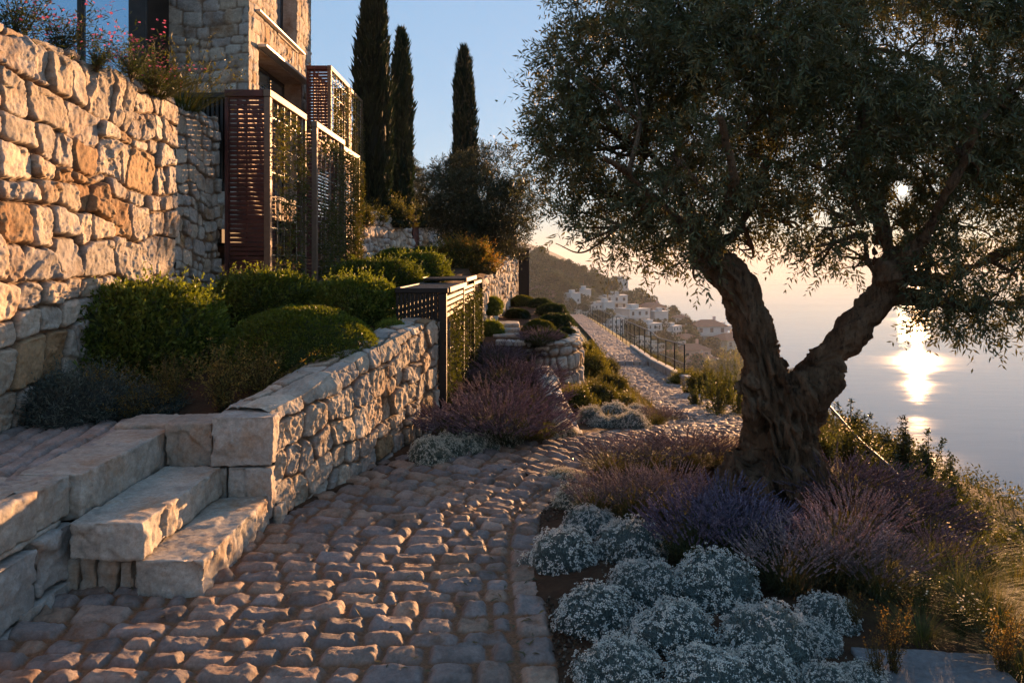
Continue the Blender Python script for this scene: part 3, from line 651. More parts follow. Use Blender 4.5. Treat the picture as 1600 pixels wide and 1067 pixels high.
# ------------------------------------------------------------------ slatted screens
def screen(x0, x1, y0, y1, z0, z1, nslat, label, group=None):
    t = empty('slatted_screen', (x1, y0, z0), 0, label, 'screen', group)
    mb = MB(); n = nslat; pit = (z1 - z0 - .06) / n
    rng = rs(int(y0 * 10))
    for k in range(n):
        z = z0 + .02 + k * pit; mb.box((x0 + .03, y0 + .012 + rng.uniform(0, .004), z), (x1 - .056, y0 + .032, z + pit * .77), .002)
    for x in np.linspace(x0 + .06, x1 - .12, 3)[1:2]: mb.box((x, y0 + .034, z0), (x + .02, y0 + .05, z1 - .06), .002)
    child(obj('slat_panel', mb.mesh('slat_panel', M['corten'])), t)
    mb = MB(); mb.box((x0 - .012, y0 - .01, z0), (x0 + .028, y0 + .06, z1 - .062)); child(obj('post', mb.mesh('post', M['corten'])), t)
    mb = MB(); mb.box((x1 - .055, y0 - .012, z0), (x1 + .012, y0 + .07, z1 - .062)); child(obj('post', mb.mesh('post', M['bronze'])), t)
    mb = MB(); mb.box((x1 - .045, y1 - .06, z0), (x1 + .012, y1, z1 - .062)); child(obj('post', mb.mesh('post', M['bronze'])), t)
    mb = MB(); mb.box((x1 - .06, y0 - .014, z1 - .06), (x1 + .016, y1 + .004, z1 + .02)); child(obj('top_rail', mb.mesh('top_rail', M['bronze'])), t)
    mb = MB(); mb.box((x0 - .012, y0 - .014, z1 - .06), (x1 - .064, y0 + .06, z1 + .015)); child(obj('top_rail', mb.mesh('top_rail', M['corten'])), t)
    mb = MB(); mb.box((x1 - .03, y0 + .071, z0 + .05), (x1 - .005, y1 - .061, z0 + .10)); child(obj('bottom_rail', mb.mesh('bottom_rail', M['bronze'])), t)
    mb = MB(); ny = max(3, int((y1 - y0) / .22))
    for y in np.linspace(y0 + .1, y1 - .1, ny): mb.box((x1 - .022, y, z0 + .1), (x1 - .014, y + .008, z1 - .06), .001)
    for z in np.arange(z0 + .25, z1 - .1, .3): mb.box((x1 - .030, y0 + .07, z), (x1 - .023, y1 - .06, z + .012), .001)
    child(obj('trellis_wire', mb.mesh('trellis_wire', M['alu'])), t)
    mb = MB()                               # second slat leaf behind the climbers
    for k in range(n): z = z0 + .02 + k * pit; mb.box((x0 + .08, y0 + .1, z), (x0 + .1, y1 - .07, z + pit * .7), .002)
    child(obj('rear_slat_panel', mb.mesh('rear_slat_panel', M['corten'])), t)
    return t
screen(-3.04, -2.58, 8.5, 10.0, 1.05, 3.35, 46, 'nearest and tallest rust-red slatted garden screen, standing against the end of the golden wall')
screen(-2.80, -2.56, 10.45, 12.2, 1.2, 3.34, 44, 'middle rust-red slatted screen with climbers, behind the nearest tall screen')
screen(-2.80, -2.60, 12.25, 13.6, 1.35, 3.28, 40, 'farthest and narrowest lower slatted screen, covered in climbing leaves')
screen(-3.70, -3.28, 14.45, 16.1, 3.1, 5.02, 34, 'upper slatted screen fixed to the corner of the stone house')
screen(-3.62, -3.30, 16.3, 17.6, 3.2, 5.0, 30, 'second upper slatted screen, narrow, just left of the tallest cypress')
# dark fascia between wall and screen
t = empty('fascia_screen', (-3.3, 8.6, 3), 0, 'dark ribbed steel fascia above the far end of the golden retaining wall', 'fascia')
mb = MB(); mb.box((-3.62, 8.62, 3.30), (-3.06, 8.72, 3.36)); child(obj('top_beam', mb.mesh('top_beam', M['black'])), t)
mb = MB()
for x in np.arange(-3.6, -3.08, .05): mb.box((x, 8.64, 2.4), (x + .03, 8.68, 3.298), .002)
child(obj('fin_panel', mb.mesh('fin_panel', M['black'])), t)
mb = MB(); mb.box((-3.61, 8.69, 2.3), (-3.07, 8.71, 3.298)); child(obj('back_panel', mb.mesh('back_panel', M['black'])), t)

# ------------------------------------------------------------------ black trellis on the garden wall
bt = empty('black_trellis', (-.66, 7.5, 0), 0, 'black steel trellis frame with slatted top standing at the end of the low garden wall', 'trellis')
def xt(y): return -.655 + (y - 7.5) * .047
TT = 1.30
for nm, y in (('post', 7.50), ('post', 9.05), ('post', 10.3), ('post', 11.6)):
    mb = MB(); x = xt(y); mb.box((x - .04, y, -.1), (x + .04, y + .08, TT - .05 + (.035 if y > 9 else 0))); child(obj(nm, mb.mesh(nm, M['black'])), bt)
mb = MB(); mb.box((-1.10, 7.49, TT - .05), (-.60, 7.56, TT)); child(obj('front_beam', mb.mesh('front_beam', M['black'])), bt)
mb = MB()
for x in np.arange(-1.09, -.71, .036): mb.box((x, 7.505, TT - .30), (x + .028, 7.53, TT - .052), .002)
child(obj('fin_panel', mb.mesh('fin_panel', M['black'])), bt)
mb = MB()
for k in range(4): z = TT - .10 - k * .055; mb.obox((xt(7.59) + .02, 7.59, z), (xt(9.04) + .02, 9.04, z), .02, .036)
child(obj('slat_rail', mb.mesh('slat_rail', M['bronze'])), bt)
mb = MB()
for k in range(4): z = TT - .07 - k * .055; mb.obox((xt(9.14) + .02, 9.14, z), (xt(10.3) + .02, 10.3, z), .02, .036)
child(obj('slat_rail', mb.mesh('slat_rail', M['bronze'])), bt)
for (y0, y1, dz, w0) in ((7.57, 9.04, 0, .40), (9.06, 10.30, .05, .45)):
    mb = MB()
    for y in np.arange(y0, y1, .05): mb.box((xt(y) - w0, y, TT - .03 + dz), (xt(y) + .05, y + .032, TT - .005 + dz), .002)
    child(obj('roof_slats', mb.mesh('roof_slats', M['black'])), bt)
    for dx in (.055, -w0 - .02):
        mb = MB(); mb.obox((xt(y0) + dx, y0, TT - .02 + dz), (xt(y1) + dx, y1 + .02, TT - .02 + dz), .03, .05); child(obj('roof_beam', mb.mesh('roof_beam', M['black' if dx < 0 else 'bronze'])), bt)
mb = MB(); mb.obox((xt(10.36), 10.39, TT - .06), (xt(11.6), 11.6, TT - .06), .05, .05); child(obj('top_rail', mb.mesh('top_rail', M['bronze'])), bt)
mb = MB()
for y in np.arange(7.75, 11.6, .3): mb.box((xt(y) - .005, y, .0), (xt(y) + .005, y + .01, TT - .06), .001)
child(obj('trellis_wire', mb.mesh('trellis_wire', M['black'])), bt)

# ------------------------------------------------------------------ house
hs = empty('stone_house', (-4, 12, 2), 0, 'modern limestone house with dark framed windows above the retaining wall', 'house')
def facade(name, o_, u_, w_, z0, z1, n_, holes, seed, res=.022, cell=(.42, .26), cr=None):
    nx, ny = int(w_ / res), int((z1 - z0) / res); U, V = np.meshgrid(np.linspace(0, w_, nx), np.linspace(z0, z1, ny)); rng = rs(seed)
    for (a, b, c, d) in holes:              # snap grid lines to the openings
        for arr, vals, ax in ((U, (a, b), 1), (V, (c, d), 0)):
            for vv in vals:
                g = arr[0] if ax else arr[:, 0]; k = int(np.argmin(np.abs(g - vv)))
                if abs(g[k] - vv) < res:
                    if ax: arr[:, k] = vv
                    else: arr[k, :] = vv
    u_ = np.array(u_, float); n_ = np.array(n_, float); P = np.array(o_, float) + U[..., None] * u_; P[..., 2] = V
    e, sid, lu, lv, ns = stone_cells(U, V, rng, cell[0], cell[1]); h, c = stone_relief(P, e, sid, lu, lv, ns, rng, .03, .02, .008, .03, .010, 8, LIME * .92, .06)
    h = h.reshape(U.shape); mask = np.ones((ny - 1, nx - 1), bool); uc = (U[:-1, :-1] + U[1:, 1:]) / 2; vc = (V[:-1, :-1] + V[1:, 1:]) / 2
    for (a, b, cc, d) in holes: mask &= ~((uc > a) & (uc < b) & (vc > cc) & (vc < d))
    return child(obj(name, colmesh(name, (P + h[..., None] * n_).reshape(-1, 3), grid_faces(ny, nx, mask), c, M['wall'])), hs)
facade('facade', (-3.95, 12.0, 0), (0, 1, 0), 3.72, 2.2, 8.6, (1, 0, 0), [(.5, 3.06, 2.6, 4.82), (1.45, 2.72, 5.42, 8.5)], 61)
facade('front_wall', (-5.62, 12.0, 0), (1, 0, 0), 1.67, 2.0, 8.6, (0, -1, 0), [], 62)
facade('rear_wall', (-3.95, 15.72, 0), (-1, 0, 0), 3.0, 2.0, 8.6, (0, 1, 0), [], 63, .05)
# reveals, glass and frames of the long lower opening
def window(y0, y1, z0, z1, nm, dep=.32, mull=2):
    wv = MB(); x1 = -3.962; x0 = x1 - dep
    f = MB()
    f.box((x0 - .05, y0 - .002, z0), (x0, y0 + .06, z1)); f.box((x0 - .05, y1 - .06, z0), (x0, y1 + .002, z1)); f.box((x0 - .049, y0 + .06, z1 - .07), (x0 - .001, y1 - .06, z1)); f.box((x0 - .049, y0 + .06, z0), (x0 - .001, y1 - .06, z0 + .06))
    for k in range(1, mull + 1): y = y0 + (y1 - y0) * k / (mull + 1); f.box((x0 - .047, y - .03, z0 + .06), (x0 - .003, y + .03, z1 - .07))
    fr = child(obj('window', f.mesh('window', M['black'])), hs)
    g = MB(); g.box((x0 - .04, y0 + .05, z0 + .05), (x0 - .02, y1 - .05, z1 - .06)); o = obj('pane', g.mesh('pane', M['glass'])); o.parent = fr; o.location = (0, 0, 0)
    r = MB(); r.box((x0 - .06, y0 - .09, z0 - .12), (x1, y0 - .003, z1 + .12)); r.box((x0 - .06, y1 + .003, z0 - .12), (x1, y1 + .09, z1 + .12)); r.box((x0 - .06, y0 - .003, z1 + .002), (x1 + .02, y1 + .003, z1 + .05)); r.box((x0 - .06, y0 - .003, z0 - .1), (x1 + .035, y1 + .003, z0 - .002))
    o = obj('reveal', r.mesh('reveal', M['block'], False, (.42, .36, .30, 1))); o.parent = fr; o.location = (0, 0, 0)
window(12.5, 15.06, 2.6, 4.82, 'long'); window(13.45, 14.72, 5.42, 8.5, 'tall', .25, 1)
mb = MB(); mb.box((-3.94, 12.4, 4.84), (-3.80, 15.2, 4.885)); child(obj('window_hood', mb.mesh('window_hood', M['alu'])), hs)
mb = MB(); mb.box((-3.94, 12.3, 5.36), (-3.87, 15.0, 5.395)); child(obj('ledge', mb.mesh('ledge', M['alu'])), hs)
# glazed wing on the left
f = MB(); g = MB()
for x in (-10.5, -8.3, -6.12): f.box((x - .04, 11.32, 2.0), (x + .04, 11.44, 8.6))
f.box((-5.42, 11.3, 2.0), (-5.17, 11.95, 8.6)); f.box((-5.165, 11.27, 2.0), (-5.14, 11.99, 8.6)); f.box((-10.4, 11.33, 2.0), (-5.43, 11.43, 2.55))
wnd = child(obj('window', f.mesh('window', M['black'])), hs)
g.box((-10.5, 11.37, 2.5), (-5.42, 11.39, 8.55)); o = obj('pane', g.mesh('pane', M['glass'])); o.parent = wnd; o.location = (0, 0, 0)
mb = MB(); mb.box((-11.2, 10.9, 8.6), (-3.9, 16.2, 8.85)); child(obj('roof', mb.mesh('roof', M['grey'])), hs)
mb = MB(); mb.box((-11.0, 12.4, 1.8), (-4.5, 15.65, 8.59)); child(obj('interior', mb.mesh('interior', M['dark'])), hs)
# ------------------------------------------------------------------ foliage builders
def unit(v): return v / (np.linalg.norm(v, axis=-1, keepdims=True) + 1e-9)
def rdir(rng, n): return unit(rng.normal(size=(n, 3)))
class LB:                                       # collects leaves and blades
    def __init__(s): s.V = []; s.T = []; s.C = []; s.n = 0
    def leaves(s, P, D, Nn, L, W, C, fold=.25, mid=.45, droop=0.0):
        D = unit(D); B = unit(np.cross(D, Nn)); Nn = np.cross(B, D); L = np.asarray(L)[..., None] * np.ones((len(P), 1)); W = np.asarray(W)[..., None] * np.ones((len(P), 1))
        dz = np.zeros((len(P), 3)); dz[:, 2] = -droop * L[:, 0]
        m = P + D * L * mid; v = np.stack([P, m + B * W / 2 + Nn * W * fold, P + D * L + dz, m - B * W / 2 + Nn * W * fold], 1)
        i = np.arange(len(P))[:, None] * 4 + s.n
        s.T.append(np.concatenate([i + [0, 2, 1], i + [0, 3, 2]])); s.V.append(v.reshape(-1, 3)); s.C.append(np.repeat(C, 4, 0)); s.n += 4 * len(P)
    def blades(s, P, D, L, W, C, bend=.3, seg=3, rng=None, lean=None):
        """curved tapering blades; D initial direction, they bow outward by `bend`"""
        n = len(P); D = unit(D); h = D * [1, 1, 0]; h = unit(h + 1e-4); side = unit(np.cross(h, [0, 0, 1.])); L = np.asarray(L)[:, None] * np.ones((n, 1))
        vs = []
        for k in range(seg + 1):
            t = k / seg; p = P + D * L * t + (h * .8 + np.array([0, 0, -.35])) * L * bend * t * t; w_ = W * (1 - t * .85) / 2
            vs += [p - side * w_, p + side * w_]
        v = np.stack(vs, 1); m = 2 * (seg + 1); i = np.arange(n)[:, None] * m + s.n; t = []
        for k in range(seg): a = 2 * k; t += [i + [a, a + 1, a + 3], i + [a, a + 3, a + 2]]
        s.T.append(np.concatenate(t)); s.V.append(v.reshape(-1, 3)); s.C.append(np.repeat(C, m, 0)); s.n += m * n
        return P + D * L + (h * .8 + np.array([0, 0, -.35])) * L * bend
    def octs(s, P, A, r, l, C):
        """little faceted buds at P, axis A, radius r and half length l"""
        n = len(P); A = unit(A); X_ = unit(np.cross(A, unit(A + [.31, .57, .13]))); Y_ = np.cross(A, X_); r = np.asarray(r) * np.ones(n); l = np.asarray(l) * np.ones(n); r = r[:, None]; l = l[:, None]
        v = np.stack([P - A * l, P + X_ * r, P + Y_ * r, P - X_ * r, P - Y_ * r, P + A * l], 1); i = np.arange(n)[:, None] * 6 + s.n
        s.T.append(np.concatenate([i + k for k in ([0, 2, 1], [0, 3, 2], [0, 4, 3], [0, 1, 4], [5, 1, 2], [5, 2, 3], [5, 3, 4], [5, 4, 1])]))
        s.V.append(v.reshape(-1, 3)); s.C.append(np.repeat(C, 6, 0)); s.n += 6 * n
    def mesh(s, name, mat): return np_mesh(name, np.concatenate(s.V), [np.concatenate(s.T)], np.concatenate(s.C), [mat], None, False)
def cvar(rng, n, base, v=.25, hue=.12):
    b = np.array(base); return np.clip(b * rng.uniform(1 - v, 1 + v, (n, 1)) * rng.uniform(1 - hue, 1 + hue, (n, 3)), 0, 1)
def pick(rng, n, cols, v=.2): c = np.array(cols)[rng.randint(0, len(cols), n)]; return np.clip(c * rng.uniform(1 - v, 1 + v, (n, 1)), 0, 1)

def lav_meshes(seed, n=330, h=.42, rad=.30, purple=((.16, .13, .185), (.21, .17, .22), (.12, .10, .155)), green=(.075, .085, .045), tilt=.42, spk=1.2):
    rng = rs(seed); a = rng.uniform(0, 2 * math.pi, n); q = np.sqrt(rng.uniform(0, 1, n)); r = q * rad * .45
    P = np.stack([r * np.cos(a), r * np.sin(a), np.zeros(n)], 1); a2 = a + rng.normal(0, .35, n); k = q * tilt * 1.35 + rng.normal(0, .1, n)
    D = unit(np.stack([np.cos(a2) * k, np.sin(a2) * k, np.ones(n)], 1)); Lh = h * rng.uniform(.6, 1.15, n) * (1 - .12 * q)
    f = LB(); T = f.blades(P, D, Lh, .0035, cvar(rng, n, green), .18, 3)
    m = n * 5; a = rng.uniform(0, 2 * math.pi, m); q = np.sqrt(rng.uniform(0, 1, m)); k = q * 1.3 + rng.normal(0, .15, m)
    Dl = unit(np.stack([np.cos(a) * k, np.sin(a) * k, np.ones(m)], 1)); hh = rng.uniform(.0, .62, m)[:, None]
    Pl = np.stack([q * rad * .4 * np.cos(a), q * rad * .4 * np.sin(a), np.zeros(m)], 1) + Dl * h * hh * .9
    f.blades(Pl, unit(Dl + rng.normal(0, .45, (m, 3))), h * rng.uniform(.12, .26, m), .006, pick(rng, m, (green, (.10, .115, .075), (.06, .08, .04))), .2, 2)
    g = LB(); tip = unit(T - P - D * Lh[:, None] * .6); Ls = rng.uniform(.045, .085, n) * spk
    for j in range(5):
        t = j / 4; rr = (.0085 * (1 - .5 * t) if j != 1 else .0065) * rng.uniform(.8, 1.2, n) * (.7 + .3 * spk); g.octs(T + tip * (Ls * t)[:, None] + rng.normal(0, .0012, (n, 3)), tip + rng.normal(0, .2, (n, 3)), rr, Ls * .17, pick(rng, n, purple, .3))
    return f.mesh('lavender_foliage', M['grass']), g.mesh('lavender_flowers', M['lav'])
def mound_meshes(seed, nc=520, leaf=((.20, .24, .22), (.16, .21, .20), (.25, .28, .25)), flower=((.78, .78, .74), (.70, .71, .69), (.82, .80, .74)), fl=1.0, flat=.8, fsize=1.25):
    """silvery cushion of radius 1 (scaled on placement), thick with tiny white flower heads"""
    rng = rs(seed); n = 5200
    def surf(d): 
        r = 1 + .17 * noise(d * 2.1 + seed, seed) + .11 * noise(d * 4.6 + seed, seed + 3); p = d * r[:, None]; p[:, 2] = np.abs(p[:, 2]) * flat; return p
    d = rdir(rng, n); d[:, 2] = np.abs(d[:, 2]) - .05; p = surf(d); dep = 1 - np.abs(rng.normal(0, .09, n)); p = p * dep[:, None]
    f = LB(); nd = unit(d + [0, 0, .45]); f.leaves(p - nd * .05, unit(nd + rng.normal(0, .55, (n, 3))), rdir(rng, n), rng.uniform(.07, .15, n), rng.uniform(.014, .026, n), pick(rng, n, leaf, .25))
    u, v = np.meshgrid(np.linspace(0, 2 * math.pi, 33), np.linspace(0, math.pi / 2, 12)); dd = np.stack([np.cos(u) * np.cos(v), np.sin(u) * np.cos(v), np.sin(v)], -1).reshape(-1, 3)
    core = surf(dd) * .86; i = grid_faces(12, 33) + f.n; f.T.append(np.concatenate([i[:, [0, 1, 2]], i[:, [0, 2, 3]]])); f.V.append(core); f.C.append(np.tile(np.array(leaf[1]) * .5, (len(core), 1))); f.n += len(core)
    g = LB(); nc = int(nc * fl)
    d = rdir(rng, nc * 2); d[:, 2] = np.abs(d[:, 2]); keep = rng.uniform(0, 1, nc * 2) < (.35 + .65 * sstep(noise(d * 3 + seed * 3, 5) + d[:, 2] * .8, -.3, .5)); d = d[keep][:nc]; nc = len(d)
    c = surf(d) * rng.uniform(.97, 1.12, nc)[:, None]; nd = unit(d + [0, 0, .5])
    k = 7; cc = np.repeat(c, k, 0); an = np.repeat(nd, k, 0); off = rng.normal(0, .023 * fsize, (nc * k, 3)); off -= an * (off * an).sum(1, keepdims=True) * .6
    g.octs(cc + off, unit(an + rng.normal(0, .35, (nc * k, 3))), rng.uniform(.009, .017, nc * k) * fsize, rng.uniform(.006, .010, nc * k) * fsize, pick(rng, nc * k, flower, .15))
    # stalks under the heads
    f.blades(c - nd * .12, nd, np.full(nc, .12), .006, pick(rng, nc, leaf), .0, 1)
    return f.mesh('silver_foliage', M['silver']), g.mesh('white_flowers', M['flower'])
def shrub_mesh(name, seed, shape, n=6000, ll=.05, lw=.022, cols=((.03, .045, .014), (.045, .06, .018), (.02, .035, .012)), mat='box', rough=.10, core=.84, spread=.6, sprigs=0, stemcol=None, up=.4, deep=.10, cl=3.0, core_col=None):
    """shape(d)-> radius vector for unit directions; leaves crowd an uneven shell over a twiggy core, its leaf colour darkened for inner depth and shade"""
    rng = rs(seed); f = LB()
    d = rdir(rng, n); d[:, 2] = np.where(d[:, 2] < -.15, -d[:, 2], d[:, 2])
    def srf(d): return shape(d) * (1 + rough * fbm(d * cl + seed, 3, seed))[:, None]
    p = srf(d) * (1 - np.abs(rng.normal(0, deep, n)))[:, None]; nd = unit(d + [0, 0, up])
    f.leaves(p, unit(nd + rng.normal(0, spread, (n, 3))), rdir(rng, n), ll * rng.uniform(.6, 1.3, n), lw * rng.uniform(.7, 1.3, n), pick(rng, n, cols, .3))
    if sprigs:
        d = rdir(rng, sprigs); d[:, 2] = np.abs(d[:, 2]); p = srf(d) * .96; a = unit(d + [0, 0, .7] + rng.normal(0, .3, (sprigs, 3))); k = 9
        sl = ll * 3.2 * rng.uniform(.5, 1.4, sprigs); t = np.tile(np.linspace(.1, 1, k), sprigs); pp = np.repeat(p, k, 0) + np.repeat(a * sl[:, None], k, 0) * t[:, None]; aa = np.repeat(a, k, 0)
        f.leaves(pp, unit(aa + rng.normal(0, .8, pp.shape)), rdir(rng, len(pp)), ll * rng.uniform(.5, 1.1, len(pp)), lw * rng.uniform(.6, 1.1, len(pp)), pick(rng, len(pp), np.array(cols) * 1.45, .3))  # sprig leaves lightened: rim highlights put into their colour
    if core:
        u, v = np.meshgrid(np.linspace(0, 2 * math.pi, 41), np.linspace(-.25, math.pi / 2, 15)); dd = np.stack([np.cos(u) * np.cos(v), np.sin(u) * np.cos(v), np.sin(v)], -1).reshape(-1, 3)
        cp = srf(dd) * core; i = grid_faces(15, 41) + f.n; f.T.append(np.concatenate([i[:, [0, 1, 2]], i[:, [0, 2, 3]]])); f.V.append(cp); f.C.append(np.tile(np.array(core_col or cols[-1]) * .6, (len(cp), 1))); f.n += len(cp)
    return f.mesh(name, M[mat])
def ell(a, b, c, e=1.0): 
    def s(d):
        q = np.abs(d) ** (2 * e); k = (q[:, 0] / a ** (2 * e) + q[:, 1] / b ** (2 * e) + q[:, 2] / c ** (2 * e)) ** (-1 / (2 * e)); return d * k[:, None]
    return s
def wispy_mesh(name, seed, n=26, h=.5, spread=.8, leaf=.022, cols=((.10, .085, .03), (.075, .07, .025)), per=26, mat='grass', lw=.4, flowers=None, lean=0.0, stem=(.085, .06, .035)):
    """open twiggy plant: arching stems with scattered small leaves"""
    rng = rs(seed); f = LB(); g = LB() if flowers else None
    for k in range(n):
        a = rng.uniform(0, 6.283); t = np.linspace(0, 1, 9); k_ = abs(rng.normal(0, spread * .6)); H = h * rng.uniform(.55, 1.1); dirh = np.array((math.cos(a), math.sin(a), 0.))
        c = np.outer(t, [0, 0, H]) + np.outer(t ** 1.5 * k_ * h, dirh) + np.cumsum(rng.normal(0, h * .018, (9, 3)), 0); c += np.outer(t, rng.normal(0, .06 * h, 3) * [1, 1, 0]); c[:, 0] += lean * t * h
        mb = MB(); mb.tube(c, np.linspace(.004, .0012, 9) * (h / .5) ** .5, 3); V = np.concatenate(mb.V)
        fs = np.concatenate(mb.Q); f.T.append(np.concatenate([fs[:, [0, 1, 2]], fs[:, [0, 2, 3]]]) + f.n); f.V.append(V); f.C.append(np.tile(stem, (len(V), 1))); f.n += len(V)
        tt = rng.uniform(.18, 1, per); p = np.stack([np.interp(tt, t, c[:, i]) for i in range(3)], 1) + rng.normal(0, leaf * .6, (per, 3))
        f.leaves(p, unit(rng.normal(0, .8, (per, 3)) + dirh * .4 + [0, 0, .5]), rdir(rng, per), leaf * rng.uniform(.6, 1.5, per), leaf * lw * rng.uniform(.7, 1.2, per), pick(rng, per, cols, .3))
        if flowers and rng.rand() < flowers[1]:
            m = 7; e = c[-1] + rng.normal(0, leaf, (1, 3)); an = np.arange(m) * 6.283 / m; ax = unit(rng.normal(0, .5, 3) + [0, -.3, .8]); X_ = unit(np.cross(ax, [1, .2, 0])); Y_ = np.cross(ax, X_)
            for rep in range(flowers[3]):
                e2 = e + rng.normal(0, leaf * 1.1, (1, 3)) * (rep > 0); dd = np.cos(an)[:, None] * X_ + np.sin(an)[:, None] * Y_ + ax * .35
                g.leaves(np.repeat(e2, m, 0), dd, np.tile(ax, (m, 1)), flowers[2] * rng.uniform(.8, 1.2, m), flowers[2] * .62, pick(rng, m, flowers[0], .2), mid=.6)
    return f.mesh(name, M[mat]), (g.mesh('petals', M['flower']) if g and g.n else None)
def tuft_mesh(name, seed, n=260, h=.4, rad=.12, cols=((.13, .12, .035), (.10, .11, .03), (.17, .14, .05)), w_=.005, bend=.5, tilt=.6):
    rng = rs(seed); f = LB(); a = rng.uniform(0, 6.283, n); q = np.sqrt(rng.uniform(0, 1, n)); P = np.stack([q * rad * np.cos(a), q * rad * np.sin(a), np.zeros(n)], 1); k = q * tilt + rng.normal(0, .12, n)
    f.blades(P, np.stack([np.cos(a) * k, np.sin(a) * k, np.ones(n)], 1), h * rng.uniform(.5, 1.1, n), w_, pick(rng, n, cols, .3), bend, 4); return f.mesh(name, M['grass'])
rot = rs(99)
def put(name, meshes, px, py, wpx, label, cat, group=None, unitw=1.0, sz=1.0, dz=0.0, parts=('foliage', 'flowers'), sxy=None, pos=None, rz=None, lean=None):
    """a plant whose foot stands where the photo's pixel meets the ground; wpx its width there"""
    p = hit(px, py) if pos is None else np.array(pos, float); s = wpx * p[1] / F / unitw
    t = empty(name, tuple(p + [0, 0, dz]), rot.uniform(0, 6.28) if rz is None else rz, label, cat, group); t.scale = (s, s, s * sz) if sxy is None else (s * sxy[0], s * sxy[1], s * sz)
    for nm, m in zip(parts, meshes):
        if m is not None: obj(nm, m, t)
    return t
def put1(name, mesh, px, py, wpx, label, cat, group=None, unitw=1.0, sz=1.0, dz=0.0, pos=None, rz=None):
    p = hit(px, py) if pos is None else np.array(pos, float); s = wpx * p[1] / F / unitw
    o = obj(name, mesh, None, tuple(p + [0, 0, dz]), rot.uniform(0, 6.28) if rz is None else rz, (s, s, s * sz)); return tag(o, label, cat, group)

# ------------------------------------------------------------------ silver flowering cushions
MO = [mound_meshes(s) for s in (1, 2, 3, 4, 5)]
MP = [mound_meshes(s, 560, fl=1.0, fsize=1.35, flower=((.78, .75, .64), (.70, .69, .61), (.82, .77, .65)), leaf=((.25, .27, .20), (.21, .24, .19), (.28, .29, .23))) for s in (7, 8)]
G = 'white flowering silver cushions beside the cobbled path'
fm = [(880, 893, 118, 'big silver cushion farthest up the front bed, its left side over the path border'), (925, 842, 92, 'flattened silver cushion behind the big one that overhangs the path border'), (988, 880, 122, 'broad silver cushion touching the purple lavender, behind the front rows'),
      (932, 985, 138, 'tall rounded silver cushion at the bare soil strip beside the border setts'), (1010, 942, 118, 'silver cushion squeezed in the middle of the front bed, ringed by other cushions'), (1115, 942, 140, 'bluish shaded silver cushion right under the purple lavender spikes'),
      (1050, 1015, 148, 'largest rounded silver cushion in the centre of the front bed'), (1195, 1035, 165, 'wide spreading silver cushion between the central one and the pink lavender'), (970, 1082, 150, 'silver cushion nearest the viewer on the path side, cut by the bottom edge'),
      (1110, 1088, 145, 'silver cushion at the bottom edge, second from the path'), (1190, 1070, 112, 'warm lit silver cushion at the bottom edge behind the second one'), (1262, 1022, 105, 'loose silver cushion below the pink lavender on the right'),
      (1290, 985, 98, 'small shaded silver cushion at the foot of the right-hand pink lavender'), (1292, 1092, 92, 'sunlit cream cushion at the bottom edge left of the flat slab'), (1350, 1080, 78, 'small cream cushion touching the flat stone slab')]
for k, (px, py, w_, lb) in enumerate(fm): put('silver_cushion', MO[(k * 2) % 5], px, py - 12, w_ * 1.05, lb, 'flower cushion', G, 2.25, rot.uniform(.95, 1.15))
for k, (px, py, w_, lb) in enumerate([(878, 770, 84, 'small creamy cushion on the path edge, the farther of a pair by the border setts'), (900, 797, 80, 'small creamy cushion on the path edge, the nearer of a pair by the border setts')]):
    put('silver_cushion', MP[k], px, py - 8, w_, lb, 'flower cushion', G, 2.2, .95)
G2 = 'silver cushions along the foot of the garden wall'
for k, (px, py, w_, lb) in enumerate([(672, 724, 72, 'leading creamy cushion against the garden wall, nearest of its row'), (700, 713, 56, 'second creamy cushion in the row at the foot of the garden wall'), (731, 709, 62, 'grey green cushion in the middle of the row below the black trellis post'),
     (763, 704, 48, 'small silver cushion fourth along the row below the black trellis'), (790, 699, 58, 'last silver cushion of the wall row, touching the big purple lavender'), (737, 693, 50, 'silver cushion tucked behind the row, against the trellis post foot')]):
    put('silver_cushion', MP[k % 2], px, py - 4, w_ * .9, lb, 'flower cushion', G2, 2.1, 1.5)
for k, (px, py, w_, lb) in enumerate([(873, 690, 34, 'small silver cushion at the near tip of the lavender bank'), (890, 686, 38, 'silver cushion at the near end of the pale stone edging'), (884, 668, 46, 'creamy cushion beside the pale edging, just uphill of the tip'), (872, 648, 42, 'creamy cushion highest along the pale edging')]):
    put('silver_cushion', MP[k % 2], px - 6, py - 4, w_, lb, 'flower cushion', 'cushions along the pale edging', 2.0, 1.3)
for k, (px, py, w_, lb) in enumerate([(922, 664, 46, 'white cushion at the left end of the island bed across the bend'), (938, 669, 34, 'low blue-grey cushion at the front left of the island bed'), (957, 669, 30, 'smallest blue-grey cushion at the front of the island bed'), (988, 673, 52, 'large white cushion at the front right of the island bed'), (958, 656, 46, 'white cushion in the middle of the island bed'), (994, 657, 38, 'white cushion behind, next to the yellow-green tuft of the island bed')]):
    put('silver_cushion', MO[(k * 2) % 5], px, py - 3, w_, lb, 'flower cushion', 'cushions of the island bed at the bend', 2.0, 1.3)

